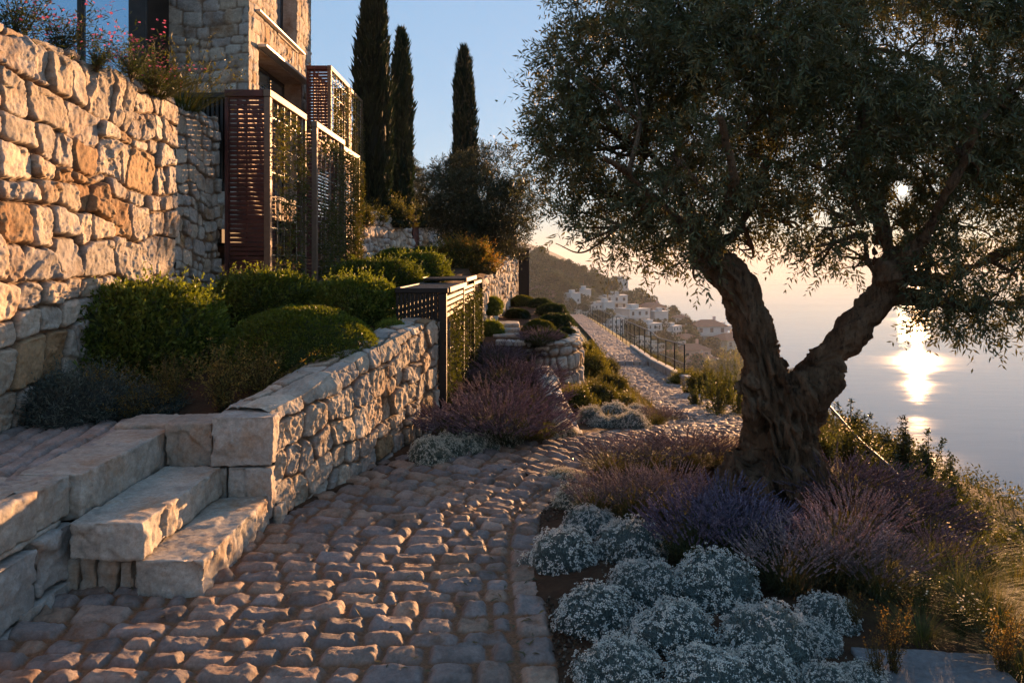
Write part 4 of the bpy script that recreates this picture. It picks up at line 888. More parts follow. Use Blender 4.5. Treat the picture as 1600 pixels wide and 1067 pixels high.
# ------------------------------------------------------------------ lavender
LV = [lav_meshes(s) for s in (1, 2, 3)]
LP = [lav_meshes(s, 300, .46, .30, ((.26, .20, .20), (.32, .245, .23), (.21, .165, .175)), (.10, .095, .045)) for s in (4, 5)]
LD = [lav_meshes(s, 420, .40, .36, ((.18, .135, .16), (.22, .165, .185), (.14, .105, .13)), (.055, .06, .035), .85) for s in (6, 7)]
U = .80
def lav(ms, lst, group, U=.80):
    for k, (px, py, w_, sz, lb) in enumerate(lst): put('lavender', ms[k % len(ms)], px, py, w_, lb, 'lavender', group, U, sz)
lav(LP, [(955, 737, 130, .6, 'olive-green fringe of lavender at the path bend, leftmost of the back row'), (1015, 733, 130, .65, 'pinkish lavender second from the left in the back row left of the trunk'), (1075, 730, 130, .68, 'pinkish lavender third in the back row left of the trunk'), (1128, 730, 110, .7, 'pinkish lavender touching the left flare of the olive trunk'),
         (935, 806, 110, .95, 'sunlit pink lavender overhanging the two creamy path-edge cushions'), (990, 812, 130, 1.0, 'sunlit pink lavender in the middle row behind the farthest silver cushions'), (1050, 806, 130, .95, 'sunlit pink lavender in the middle row next to the violet clump')], 'pink tinged lavender left of the olive')
lav(LV, [(1085, 880, 150, 1.05, 'deep violet lavender in front of the trunk, left of centre'), (1160, 885, 150, 1.05, 'deep violet lavender in front of the trunk, right below its bark'), (1125, 835, 140, .95, 'deep violet lavender pressed against the front of the trunk'), (1200, 850, 120, .8, 'dark violet lavender at the trunk foot below the hollow')], 'violet lavender in front of the olive', .70)
lav(LP, [(1228, 925, 125, 1.05, 'pink lavender bordering the violet clump, lowest on the right side'), (1300, 915, 140, 1.05, 'pink lavender in the centre of the right-hand lavender group'), (1372, 930, 130, .95, 'pink lavender at the right front of the lavender group, next to wild grass'), (1335, 865, 130, 1.0, 'pink lavender behind the right-hand group, below the trunk root')], 'pink lavender right of the olive', .66)
lav(LD, [(1310, 792, 130, .95, 'dusky lavender right beside the olive root'), (1372, 815, 130, 1.0, 'dusky lavender second behind the olive root'), (1425, 850, 125, .95, 'dusky lavender on the brow of the slope'), (1455, 892, 110, .9, 'dusky lavender farthest right, meeting the wild grass')], 'dusky lavender on the brow', .64)
lav(LD, [(725, 692, 105, 1.0, 'plum lavender at the trellis post foot, nearest of the bank'), (780, 694, 125, 1.0, 'plum lavender bulging over the path at the front of the bank'), (832, 690, 95, .95, 'plum lavender at the front right of the bank by the creamy cushions'), (762, 655, 95, 1.0, 'plum lavender halfway up the bank against the trellis leaves'),
         (815, 650, 100, .95, 'plum lavender in the middle of the bank'), (856, 660, 60, .9, 'small plum lavender at the pale edging'), (785, 612, 85, 1.0, 'plum lavender high on the bank beside the trellis'), (830, 612, 80, .95, 'plum lavender high on the bank below the planter wall'), (856, 622, 50, .9, 'small plum lavender under the planter wall corner'),
         (775, 575, 62, 1.0, 'plum lavender at the upper end of the bank by the trellis'), (812, 572, 62, .9, 'plum lavender at the upper end of the bank below the stair'), (845, 568, 50, .9, 'plum lavender topmost, against the planter wall face')], 'plum lavender of the left bank', .66)
lav(LP, [(1025, 662, 55, .8, 'rosy lavender in the island bed behind the tuft'), (1048, 666, 55, .8, 'rosy lavender at the right end of the island bed')], 'rosy lavender of the island bed')
lav(LD, [(842, 466, 30, 1.2, 'far plum lavender left under the gatepost'), (856, 470, 26, 1.1, 'far plum lavender right below the gatepost')], 'far lavender by the gatepost')

# ------------------------------------------------------------------ terrace shrubs
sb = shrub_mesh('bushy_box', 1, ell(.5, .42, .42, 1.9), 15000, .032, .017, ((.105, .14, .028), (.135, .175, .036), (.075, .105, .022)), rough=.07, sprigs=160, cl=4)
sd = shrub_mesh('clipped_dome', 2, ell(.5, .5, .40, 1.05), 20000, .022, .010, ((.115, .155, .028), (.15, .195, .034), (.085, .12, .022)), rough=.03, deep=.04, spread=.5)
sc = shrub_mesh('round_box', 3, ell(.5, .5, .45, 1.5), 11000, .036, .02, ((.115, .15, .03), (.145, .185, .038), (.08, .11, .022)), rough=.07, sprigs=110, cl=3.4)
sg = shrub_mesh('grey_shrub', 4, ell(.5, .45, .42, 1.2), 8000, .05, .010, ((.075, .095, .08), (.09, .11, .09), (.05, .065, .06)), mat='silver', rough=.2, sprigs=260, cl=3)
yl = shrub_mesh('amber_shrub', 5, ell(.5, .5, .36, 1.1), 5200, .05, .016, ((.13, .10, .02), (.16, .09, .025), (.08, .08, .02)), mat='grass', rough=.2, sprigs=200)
Gs = 'clipped shrubs of the terrace bed'
def T_(px, d): return np.array(((px - CX) / F * d, d, float(terrain((px - CX) / F * d, d))))
put1('shrub', sb, 0, 0, 262, 'large dark boxy shrub in front of the golden retaining wall', 'shrub', Gs, 1.0, 1.1, pos=T_(216, 6.4), rz=.3)
put1('shrub', sd, 0, 0, 250, 'smooth clipped dome shrub resting on the garden wall edge', 'topiary', Gs, 1.0, .9, pos=T_(472, 6.4), rz=1)
put1('shrub', sc, 0, 0, 165, 'dark rounded shrub below the nearest slatted screen', 'shrub', Gs, 1.0, .95, pos=T_(418, 7.8), rz=2)
put1('shrub', sc, 0, 0, 135, 'rounded shrub standing behind the clipped dome, left of the black trellis', 'shrub', Gs, 1.0, 1.1, pos=T_(556, 7.7), rz=4)
put1('shrub', sb, 0, 0, 140, 'flat topped hedge shrub at the foot of the farthest lower screen', 'shrub', Gs, 1.0, .8, pos=T_(590, 9.2), rz=0)
put1('shrub', sc, 0, 0, 95, 'rounded shrub behind the black trellis, middle of three', 'shrub', Gs, 1.0, 1.0, pos=T_(655, 10.2), rz=3)
put1('shrub', sc, 0, 0, 70, 'small bright shrub under the pale terrace wall', 'shrub', Gs, 1.0, .9, pos=T_(668, 12.6), rz=5)
put1('shrub', sc, 0, 0, 60, 'small green shrub close to the pale terrace wall base', 'shrub', Gs, 1.0, .8, pos=T_(620, 13.2), rz=1)
put1('shrub', yl, 0, 0, 100, 'amber flowering shrub behind the black trellis', 'shrub', None, 1.0, 1.0, pos=T_(728, 12.4))
put1('shrub', sc, 0, 0, 42, 'small round-headed bush on top of the far retaining wall', 'shrub', None, 1.0, 1.2, pos=T_(764, 13.4) + [0, 0, .28])
put1('shrub', sc, 0, 0, 40, 'leafy shrub spilling over the far retaining wall top', 'shrub', None, 1.0, 1.2, pos=T_(766, 12.6) + [0, 0, .0])
put1('shrub', sg, 0, 0, 170, 'blue grey feathery shrub at the left edge of the terrace bed', 'shrub', None, 1.0, .95, pos=(-2.92, 5.36, .50), rz=2)
put1('shrub', sg, 0, 0, 100, 'low blue grey shrub beside the terrace paving', 'shrub', None, 1.0, .9, pos=(-2.5, 5.5, .52), rz=4)
put1('shrub', sc, 0, 0, 46, 'little green shrub on the garden wall end beside the dark fin panel', 'shrub', None, 1.0, 1.3, pos=T_(612, 7.1))
WS = [wispy_mesh('dry_sprays', s, 60, .42, .8, .020, ((.26, .19, .06), (.20, .16, .05), (.14, .13, .045)), 44) for s in (1, 2, 3)]
for k, (px, d, w_, sz, lb) in enumerate([(165, 5.45, 120, .9, 'dry twiggy herb in front of the large boxy shrub, left one'), (262, 5.5, 110, 1.0, 'thin twiggy herb below the large boxy shrub, between two fuller ones'), (345, 5.5, 130, 1.1, 'fullest golden twiggy herb left of the clipped dome'), (410, 5.6, 120, 1.0, 'golden twiggy herb leaning over the garden wall coping'), (215, 5.35, 100, .7, 'low dry herb at the edge of the terrace paving')]):
    put('twiggy_herb', WS[k % 3], 0, 0, w_, lb, 'herb', 'dry herbs in the terrace bed', .56, sz, parts=('sprays',), pos=T_(px, d))
# climbers
def climber(x0, x1, y0, y1, z0, z1, n, seed, label, cols, leaf=.055, xt_=None, dense=0.):
    rng = rs(seed); f = LB(); y = rng.uniform(y0, y1, n * 2); z = z0 + (z1 - z0) * rng.uniform(0, 1, n * 2) ** 1.12
    k = fbm(np.stack([y * 2.6, z * 1.5, y * 0 + seed], -1), 3, seed) > rng.uniform(-.75, .35, n * 2) - dense; y, z = y[k], z[k]; m = len(y)
    x = rng.uniform(x0, x1, m) + (xt_(y) if xt_ else 0); P = np.stack([x, y, z], 1)
    f.leaves(P, unit(rng.normal(0, .6, (m, 3)) + [.5, 0, -.35]), unit(rng.normal(0, .5, (m, 3)) + [1, 0, .3]), leaf * rng.uniform(.5, 1.3, m), leaf * .38 * rng.uniform(.7, 1.2, m), pick(rng, m, cols, .35))
    mb = MB()
    for q in range(max(3, int((y1 - y0) * 7))):
        yy = rng.uniform(y0 + .05, y1 - .05); zz = np.linspace(z0, z0 + (z1 - z0) * rng.uniform(.6, 1), 14); c = np.stack([np.full(14, (x0 + x1) / 2), yy + np.cumsum(rng.normal(0, .02, 14)), zz], 1); c[:, 1] = np.clip(c[:, 1], y0, y1)
        if xt_: c[:, 0] += xt_(c[:, 1])
        mb.tube(c, np.linspace(.008, .003, 14), 4)
    t = empty('climbing_vine', ((x0 + x1) / 2 + (float(xt_((y0 + y1) / 2)) if xt_ else 0), (y0 + y1) / 2, z0), 0, label, 'climber'); child(obj('foliage', f.mesh('foliage', M['leaf'])), t); child(obj('stem', mb.mesh('stem', M['stem'])), t)
VC = ((.06, .07, .018), (.09, .085, .022), (.04, .05, .014), (.11, .085, .025))
climber(-2.60, -2.50, 8.58, 9.95, 1.1, 3.22, 2600, 1, 'climbing vine on the side of the nearest tall slatted screen', VC)
climber(-2.58, -2.49, 10.5, 12.15, 1.2, 3.2, 2600, 2, 'climbing vine on the side of the middle slatted screen', VC)
climber(-2.62, -2.50, 12.3, 13.6, 1.35, 3.2, 2600, 3, 'thick climbing vine over the farthest lower screen', VC, dense=.35)
climber(-3.30, -3.20, 14.5, 16.05, 3.1, 4.9, 1800, 4, 'climbing vine on the upper screen at the house corner', VC, dense=.2)
climber(-3.32, -3.22, 16.3, 17.6, 3.2, 4.95, 700, 5, 'climbing vine on the second upper screen', VC, dense=.3)
climber(-3.93, -3.86, 14.9, 15.6, 3.0, 4.2, 260, 8, 'thin climber on the house wall beside the upper screen', VC)
climber(-.06, .06, 7.62, 9.0, .0, 1.12, 1700, 6, 'leafy climber filling the near bay of the black trellis', ((.055, .065, .018), (.075, .08, .022), (.04, .05, .014)), .05, xt, .35)
climber(-.06, .06, 9.1, 11.55, .0, 1.15, 2200, 7, 'leafy climber filling the far bays of the black trellis', ((.055, .065, .018), (.075, .08, .022), (.04, .05, .014)), .05, xt, .3)
# plants on top of the tall wall
OL = [wispy_mesh('oleander_foliage', s, 34, .75, .75, .075, ((.05, .065, .02), (.065, .075, .025), (.035, .05, .018)), 26, 'leaf', .22, (((.50, .12, .24), (.58, .18, .30), (.42, .09, .19)), .62, .021, 4), .15) for s in (1, 2, 3)]
def W_(px, d, z=2.98): return np.array(((px - CX) / F * d, d, z))
for k, (px, d, w_, sz, lb) in enumerate([(20, 5.25, 150, .70, 'pink flowering oleander on the wall top, at the left picture edge'), (95, 5.7, 150, .62, 'pink flowering oleander spray in front of the blue windows'), (150, 6.0, 120, .5, 'thin pink oleander spray along the wall top below the windows'), (205, 6.3, 130, .55, 'pink oleander with the densest blossom, under the dark window frame'), (245, 6.8, 110, .5, 'pink oleander lowest on the wall top, below the yellow-green bush')]):
    put('oleander', OL[k % 3], 0, 0, w_, lb, 'oleander', 'oleanders on the retaining wall', 1.0, sz * 1.25, pos=W_(px, d))
yb = wispy_mesh('young_foliage', 21, 60, 1.0, .75, .04, ((.085, .075, .014), (.11, .09, .016), (.06, .06, .014)), 60, 'leaf', .45)
put('wall_shrub', yb, 0, 0, 170, 'loose yellow green bush growing against the shaded house wall', 'shrub', None, 1.3, 1.25, pos=W_(272, 9.6, 2.7), parts=('foliage',))
TU = [tuft_mesh('tuft', s) for s in (1, 2)]
for k, (px, d, w_, lb) in enumerate([(235, 7.0, 120, 'green grassy tuft on the wall top below the pink oleander'), (285, 7.7, 110, 'green grassy tuft at the end of the wall top by the dark fascia')]):
    put1('grass_tuft', tuft_mesh('tuft', 5 + k, 420, .42, .16, ((.05, .06, .018), (.065, .07, .022)), .006, .6, .9), 0, 0, w_, lb, 'grass', None, .62, .9, pos=W_(px, d))
# ------------------------------------------------------------------ the olive
def olive_trunk():
    z0 = 0.0; rng = rs(17); mb = MB()
    def P(px, py, dd=0.0): return at(px, py, 5.3 + dd)
    base = [P(1213, 800), P(1210, 770), P(1212, 720), P(1222, 670), P(1232, 630), P(1238, 600)]
    left = [P(1205, 600), P(1193, 560), P(1178, 510), P(1160, 465), P(1138, 425), P(1112, 395), P(1100, 375)]
    right = [P(1270, 605), P(1290, 570), P(1320, 530), P(1350, 492), P(1374, 460), P(1392, 430), P(1400, 400)]
    n = 11
    for k in range(n):                          # strands twist round the bole and part into the two limbs
        a0 = 2 * math.pi * k / n; gl = k % 2 == 0 or k in (3,)
        pts = []; R = []
        for i, t in enumerate(np.linspace(0, 1, 14)):
            c = np.array([np.interp(t, np.linspace(0, 1, len(base)), [b[j] for b in base]) for j in range(3)])
            wd = np.interp(t, [0, .12, .35, .65, 1], [.42, .29, .185, .165, .175]); a = a0 + 1.5 * t + .25 * math.sin(5 * t + k)
            pts.append(c + [wd * math.cos(a), wd * .8 * math.sin(a), 0]); R.append(np.interp(t, [0, .15, .5, 1], [.085, .10, .105, .10]) * rng.uniform(.85, 1.15))
        goL = pts[-1][0] < np.median([base[-1][0]]); limb = left if goL else right; pr = np.array(pts[-1]) - base[-1]
        for i, q in enumerate(limb):
            t = (i + 1) / len(limb); a = math.atan2(pr[1], pr[0]) + 1.3 * t; wd = np.interp(t, [0, .3, 1], [.13, .08, .06]); pts.append(np.array(q) + [wd * math.cos(a) * .8, wd * math.sin(a), wd * .3 * math.cos(a)]); R.append(np.interp(t, [0, 1], [.085, .055]) * rng.uniform(.9, 1.15))
        C = crspline(pts, 5); mb.tube(C, np.interp(np.linspace(0, 1, len(C)), np.linspace(0, 1, len(R)), R), 10)
    core = crspline(base, 6); mb.tube(core, np.interp(np.linspace(0, 1, len(core)), [0, .15, .4, 1], [.36, .25, .18, .16]), 14)
    for l in (left, right): c = crspline([base[-2]] + l, 5); mb.tube(c, np.linspace(.13, .075, len(c)), 12)
    for a, r0, ln in ((-2.9, .10, .5), (-2.2, .09, .42), (-1.45, .10, .36), (-.75, .11, .52), (-.2, .10, .40), (.6, .09, .4), (1.5, .09, .4), (2.4, .1, .45)):   # root flares
        b = base[1]; dirv = np.array((math.cos(a), math.sin(a), 0)); c = crspline([b + dirv * .08 + [0, 0, .46], b + dirv * .19 + [0, 0, .22], b + dirv * .29 + [0, 0, .08], b + dirv * ln + [0, 0, -.05], b + dirv * (ln + .14) + [0, 0, -.16]], 5); mb.tube(c, np.interp(np.linspace(0, 1, len(c)), [0, .3, 1], [r0 * .4, r0, r0 * .5]), 9)
    # burrs
    for (px, py, dd, r) in ((1197, 530, -.02, .085), (1128, 408, -.05, .10), (1105, 395, .02, .11), (1390, 432, -.04, .12), (1165, 600, -.1, .07), (1185, 640, -.15, .09), (1262, 640, -.12, .08), (1210, 760, -.2, .12), (1194, 760, -.14, .10), (1245, 755, -.2, .11)):
        p = P(px, py, dd); mb.tube([p - [0, 0, r * .9], p - [0, 0, r * .5], p, p + [0, 0, r * .5], p + [0, 0, r * .9]], [r * .35, r * .85, r, r * .85, r * .35], 10)
    branches = []
    for pts, r in (([left[-2], P(1092, 345, .15), P(1060, 290, .4), P(1010, 230, .6)], .055), ([left[-2], P(1128, 340, -.2), P(1140, 270, -.5), P(1120, 180, -.7)], .06), ([left[-2], P(1165, 345, .1), P(1195, 290, .2), P(1230, 200, .3), P(1250, 90, .3)], .055), ([left[-2], P(1050, 340, -.25), P(985, 285, -.5), P(930, 250, -.7)], .045), ([left[-3], P(1085, 370, .4), P(1020, 330, .8), P(950, 310, 1.1)], .04),
                   ([right[-2], P(1388, 360, .1), P(1362, 290, .2), P(1350, 190, .4), P(1360, 80, .4)], .075), ([right[-2], P(1440, 380, -.2), P(1490, 300, -.5), P(1540, 200, -.7)], .06), ([right[-3], P(1430, 472, -.05), P(1490, 472, -.2), P(1560, 480, -.3), P(1650, 470, -.4)], .06), ([right[-2], P(1420, 370, .5), P(1470, 310, .9), P(1500, 200, 1.2)], .05), ([right[-3], P(1352, 395, -.05), P(1338, 340, -.1), P(1320, 280, -.2)], .022), ([right[-3], P(1368, 400, .1), P(1352, 350, .2), P(1300, 300, .3)], .016), ([right[-2], P(1480, 430, .1), P(1580, 380, .2), P(1680, 330, .2)], .05)):
        c = crspline(pts, 6); c += np.cumsum(rng.normal(0, .006, c.shape), 0); mb.tube(c, np.linspace(r, r * .35, len(c)), 8); branches.append(c)
    me = mb.mesh('trunk', M['bark'], True)
    o = bpy.data.objects.new('tmp', me); COL.objects.link(o); md = o.modifiers.new('r', 'REMESH'); md.mode = 'VOXEL'; md.voxel_size = .0105; md.use_smooth_shade = True
    dg = bpy.context.evaluated_depsgraph_get(); dg.update(); m2 = bpy.data.meshes.new_from_object(o.evaluated_get(dg)); m2.name = 'trunk'
    bpy.data.objects.remove(o); n_ = len(m2.vertices); v = np.zeros(n_ * 3, np.float32); m2.vertices.foreach_get('co', v); v = v.reshape(-1, 3).astype(float)
    ed = np.zeros(len(m2.edges) * 2, np.int32); m2.edges.foreach_get('vertices', ed); ed = ed.reshape(-1, 2)
    deg = np.bincount(ed.ravel(), minlength=n_)[:, None]
    for _ in range(2):
        s_ = np.zeros_like(v); np.add.at(s_, ed[:, 0], v[ed[:, 1]]); np.add.at(s_, ed[:, 1], v[ed[:, 0]]); v = .5 * v + .5 * s_ / np.maximum(deg, 1)
    m2.vertices.foreach_set('co', v.astype(np.float32).ravel()); m2.update(); nn = np.zeros(n_ * 3, np.float32); m2.vertices.foreach_get('normal', nn); nn = nn.reshape(-1, 3)
    c = base[2]; th = np.arctan2(v[:, 1] - c[1], v[:, 0] - c[0]); z = v[:, 2]; tw = th + 1.6 * z
    thick = sstep(z, 2.3, 1.5)
    q = np.stack([np.cos(tw) * 2.4, np.sin(tw) * 2.4, z * 1.1], 1); low = sstep(z, 1.3, .7)
    ridge = 1 - np.abs(fbm(q * 1.9, 4, 31)) * 1.7
    q2 = np.stack([np.cos(tw) * 3.4, np.sin(tw) * 3.4, z * 2.2], 1) * 1.0 + v * [4, 4, 0]; r2 = 1 - np.abs(fbm(q2, 5, 11)) * 1.6
    h = thick * (low * .06 * (ridge - .6) + .038 * (r2 - .55) + .012 * fbm(v * [24, 24, 7], 4, 6))
    for (px, py, r_, dp_) in ((1190, 712, .07, .26), (1196, 688, .05, .16), (1183, 735, .045, .10), (1236, 722, .038, .18), (1250, 660, .03, .07), (1222, 610, .04, .07), (1265, 690, .03, .06)):
        p = P(px, py, -.3); d = v - p; d[:, 1] *= .35; dd = np.sqrt((d[:, 0] / r_) ** 2 + (d[:, 2] / (r_ * 1.6)) ** 2); h -= dp_ * np.exp(-dd ** 2.6) * (v[:, 1] < 5.42) * 1.0
        h += .022 * np.exp(-((dd - 1.35) / .3) ** 2) * (v[:, 1] < 5.4)
    v = v + nn * h[:, None]; m2.vertices.foreach_set('co', v.astype(np.float32).ravel()); m2.update()
    m2.polygons.foreach_set('use_smooth', np.ones(len(m2.polygons), bool))
    if not m2.materials: m2.materials.append(M['bark'])
    return m2, branches
def sprigs_mesh(name, C, A, rng, ln, npair, leaf, width, cols, mat, twig=True, droop=0.25):
    """leafy sprigs rooted at C pointing along A: slim paired leaves on a bowed twig"""
    n = len(C); f = LB(); ln = ln * rng.uniform(.65, 1.3, n); bow = rng.normal(0, .25, (n, 3)); bow[:, 2] -= droop
    T = np.linspace(.12, 1, npair); base = pick(rng, n, cols, .25)
    for j, t in enumerate(T):
        P = C + A * (ln * t)[:, None] + bow * (ln * t * t)[:, None]; D = unit(A + bow * 2 * t); S_ = unit(np.cross(D, unit(rng.normal(0, .3, (n, 3)) + [(.2, 1, .2), (1, .2, .3)][j % 2])))
        for sg in (-1, 1):
            keep = rng.rand(n) < .86; dirs = unit(D * .75 + sg * S_ * .75 + rng.normal(0, .18, (n, 3))); m = keep.sum()
            f.leaves(P[keep], dirs[keep], rdir(rng, m), leaf * rng.uniform(.65, 1.2, m) * (1.05 - .3 * t), width * rng.uniform(.75, 1.2, m), np.clip(base[keep] * rng.uniform(.75, 1.3, (m, 1)), 0, 1), .18)
    if twig: f.blades(C - A * .05, unit(A), ln * .95, leaf * .07, np.tile((.06, .05, .03), (n, 1)), 0.0, 1)
    return f.mesh(name, M[mat])
def crown(lobes, n, seed, sunhole=None, shell=.55):
    """points and outward directions spread through a union of ellipsoidal lobes: (centre, radii, weight)"""
    rng = rs(seed); w_ = np.array([l[2] * np.prod(l[1]) ** (2 / 3) for l in lobes]); k = rng.choice(len(lobes), n, p=w_ / w_.sum()); c = np.array([l[0] for l in lobes])[k]; r = np.array([np.ones(3) * l[1] for l in lobes])[k]
    d = rdir(rng, n); q = rng.uniform(0, 1, n) ** (1 / 3); q = np.where(rng.rand(n) < shell, .72 + .3 * q, q); P = c + d * r * q[:, None]
    A = unit(d + rng.normal(0, .45, (n, 3)) + [0, 0, .15]); return P, A, rng
tr = empty('olive_tree', tuple(at(1213, 780, 5.3)), 0, 'large old olive tree with a hollow twisted forked trunk above the lavender', 'olive tree')
tm, brs = olive_trunk(); child(obj('trunk', tm), tr)
def lobe(px, py, r, d, w_=1.0, fl=.85): c = at(px, py, d); rr = r * d / F; return (c, np.array((rr, rr * 1.05, rr * fl)), w_)
LO = [lobe(*a) for a in (
    (905, 105, 62, 5.6), (945, 45, 80, 5.7), (880, 165, 50, 5.5), (865, 245, 50, 5.6), (890, 300, 62, 5.7), (885, 355, 44, 5.5), (945, 335, 70, 5.3), (925, 210, 80, 5.5),
    (990, 130, 110, 5.2), (1000, 250, 100, 5.9), (1030, 40, 110, 5.8), (1010, 330, 62, 5.9), (1075, 270, 90, 5.0), (1080, 150, 120, 6.1), (1060, 350, 55, 5.2), (1010, 395, 30, 5.5, .5), (1090, 405, 34, 5.0, .5), (1150, 330, 55, 5.5, .8), (1160, 370, 28, 5.6, .5),
    (1150, 60, 140, 5.2), (1160, 210, 110, 5.5), (1200, 280, 60, 5.9), (1240, 140, 120, 6.2), (1250, 250, 80, 5.1), (1290, 330, 60, 5.2), (1275, 385, 34, 5.1, .8), (1310, 400, 32, 5.4, .7), (1240, 355, 34, 5.5, .8), (1330, 270, 80, 5.8), (1380, 335, 48, 5.8, 1.3), (1452, 300, 52, 6.0, 1.3), (1400, 248, 62, 6.1, 1.2), (1442, 362, 42, 5.6, 1.2), (1375, 290, 40, 5.5, 1.2),
    (1300, 40, 140, 5.5), (1350, 170, 110, 5.0), (1440, 90, 150, 5.9), (1480, 220, 110, 5.1), (1440, 250, 70, 6.0, .7), (1500, 340, 90, 5.6), (1470, 420, 60, 5.2), (1520, 450, 70, 5.0), (1590, 440, 80, 5.3), (1475, 490, 32, 5.0, .8), (1530, 505, 34, 4.9, .7), (1590, 505, 34, 5.0, .7), (1600, 330, 110, 5.6), (1580, 120, 150, 5.2), (1600, 210, 110, 5.9), (1680, 250, 140, 5.6), (1700, 420, 100, 5.4), (1680, 60, 150, 5.6),
    (960, -60, 100, 5.8, .7), (1100, -90, 130, 5.6, .6), (1260, -110, 140, 5.6, .6), (1420, -90, 140, 5.6, .6), (1580, -70, 140, 5.6, .6), (1760, 120, 120, 5.8, .6), (1200, 60, 130, 6.8, .7), (1400, 60, 130, 6.9, .7), (1050, 60, 110, 6.8, .7), (1540, 150, 130, 6.9, .7), (1300, 200, 90, 6.7, .7), (1090, 220, 90, 6.9, .7), (1200, 40, 120, 4.5, .5), (1420, 60, 120, 4.5, .5))]
Pc, Ac, rng = crown(LO, NOLIVE, 4)
# keep the foliage open where the sun breaks through and between the lobes
dn = fbm(Pc * 2.6, 3, 3); keep = dn > -.27
sdv = np.array(SD); rel = Pc + Ac * .1 - [0, 0, CH]; along = rel @ sdv; off = np.linalg.norm(rel - along[:, None] * sdv, axis=1); keep &= ~(off < .10)
Pc, Ac = Pc[keep], Ac[keep]
hang = sstep(Pc[:, 2], 1.9, 1.2)[:, None]; Ac = unit(Ac - hang * np.array((0, 0, .6)))
OC = ((.075, .082, .036), (.10, .10, .048), (.058, .066, .032), (.12, .115, .06))
child(obj('crown', sprigs_mesh('crown', Pc, Ac, rng, .15, 8, .062, .0125, OC, 'olive')), tr)
# finer limbs reaching into the lobes
mb = MB(); tips = np.concatenate(brs); rg = rs(8)
def clear(c):
    r_ = np.asarray(c) - [0, 0, CH]; return np.linalg.norm(r_ - (r_ @ sdv)[:, None] * sdv, axis=1).min() > .06
for l in LO[:48]:
    j = np.argmin(np.linalg.norm(tips - l[0], axis=1)); a = tips[j]; m_ = (a + l[0]) / 2 + rg.normal(0, .08, 3)
    c = crspline([a, m_, l[0]], 14)
    if clear(c): mb.tube(c, np.linspace(.02, .006, len(c)), 6)
    for q in range(4): e = l[0] + unit(rg.normal(size=3)) * l[1] * .8; c2 = crspline([m_, (m_ + e) / 2 + rg.normal(0, .05, 3), e], 12); clear(c2) and mb.tube(c2, np.linspace(.010, .003, len(c2)), 5)
child(obj('branches', mb.mesh('branches', M['bark'], True)), tr)

# small olive on the terrace
def small_olive(px, py, d, sc_, seed, label, lob, n, leaf=.07):
    b = np.array(((px - CX) / F * d, d, float(terrain((px - CX) / F * d, d)))); t = empty('olive_tree', tuple(b), 0, label, 'olive tree'); rng = rs(seed); mb = MB()
    L_ = [lobe(*a) for a in lob]
    top = np.mean([l[0] for l in L_], 0); c0 = b + [0, 0, -.1]
    for k in range(5):
        a = k * 1.26; pts = [c0 + [.16 * math.cos(a), .16 * math.sin(a), 0], b + np.array((.09 * math.cos(a + .8), .09 * math.sin(a + .8), .25)), b + np.array((.07 * math.cos(a + 1.6) + .05 * k - .1, .1 * math.sin(a + 1.6), .55))]; e = L_[k % len(L_)][0]; pts += [(pts[-1] + e) / 2 + rng.normal(0, .06, 3), e]
        c = crspline(pts, 5); mb.tube(c, np.linspace(.10, .018, len(c)), 8)
    child(obj('trunk', mb.mesh('trunk', M['bark'], True)), t)
    P, A, rng = crown(L_, n, seed); k = fbm(P * 2.2, 3, seed) > -.45
    child(obj('crown', sprigs_mesh('crown', P[k], A[k], rng, .20, 6, leaf, .017, ((.08, .088, .045), (.10, .105, .055), (.058, .066, .036)), 'olive')), t)
small_olive(748, 405, 14.5, 1, 5, 'small bushy olive tree on the terrace below the single cypress', [(745, 325, 62, 14.5), (700, 300, 40, 14.6), (795, 330, 45, 14.4), (770, 270, 45, 14.6), (715, 340, 40, 14.2), (760, 365, 36, 14.2), (805, 370, 32, 14.4), (735, 275, 36, 14.8), (820, 300, 34, 14.8), (690, 270, 20, 14.8), (750, 345, 55, 14.9), (720, 310, 50, 14.0)], 6500)
small_olive(640, 330, 23, 1, 6, 'small grey olive half hidden behind the two paired cypresses', [(640, 280, 20, 23), (635, 255, 12, 23), (648, 300, 16, 23), (630, 310, 18, 23)], 1200, .09)

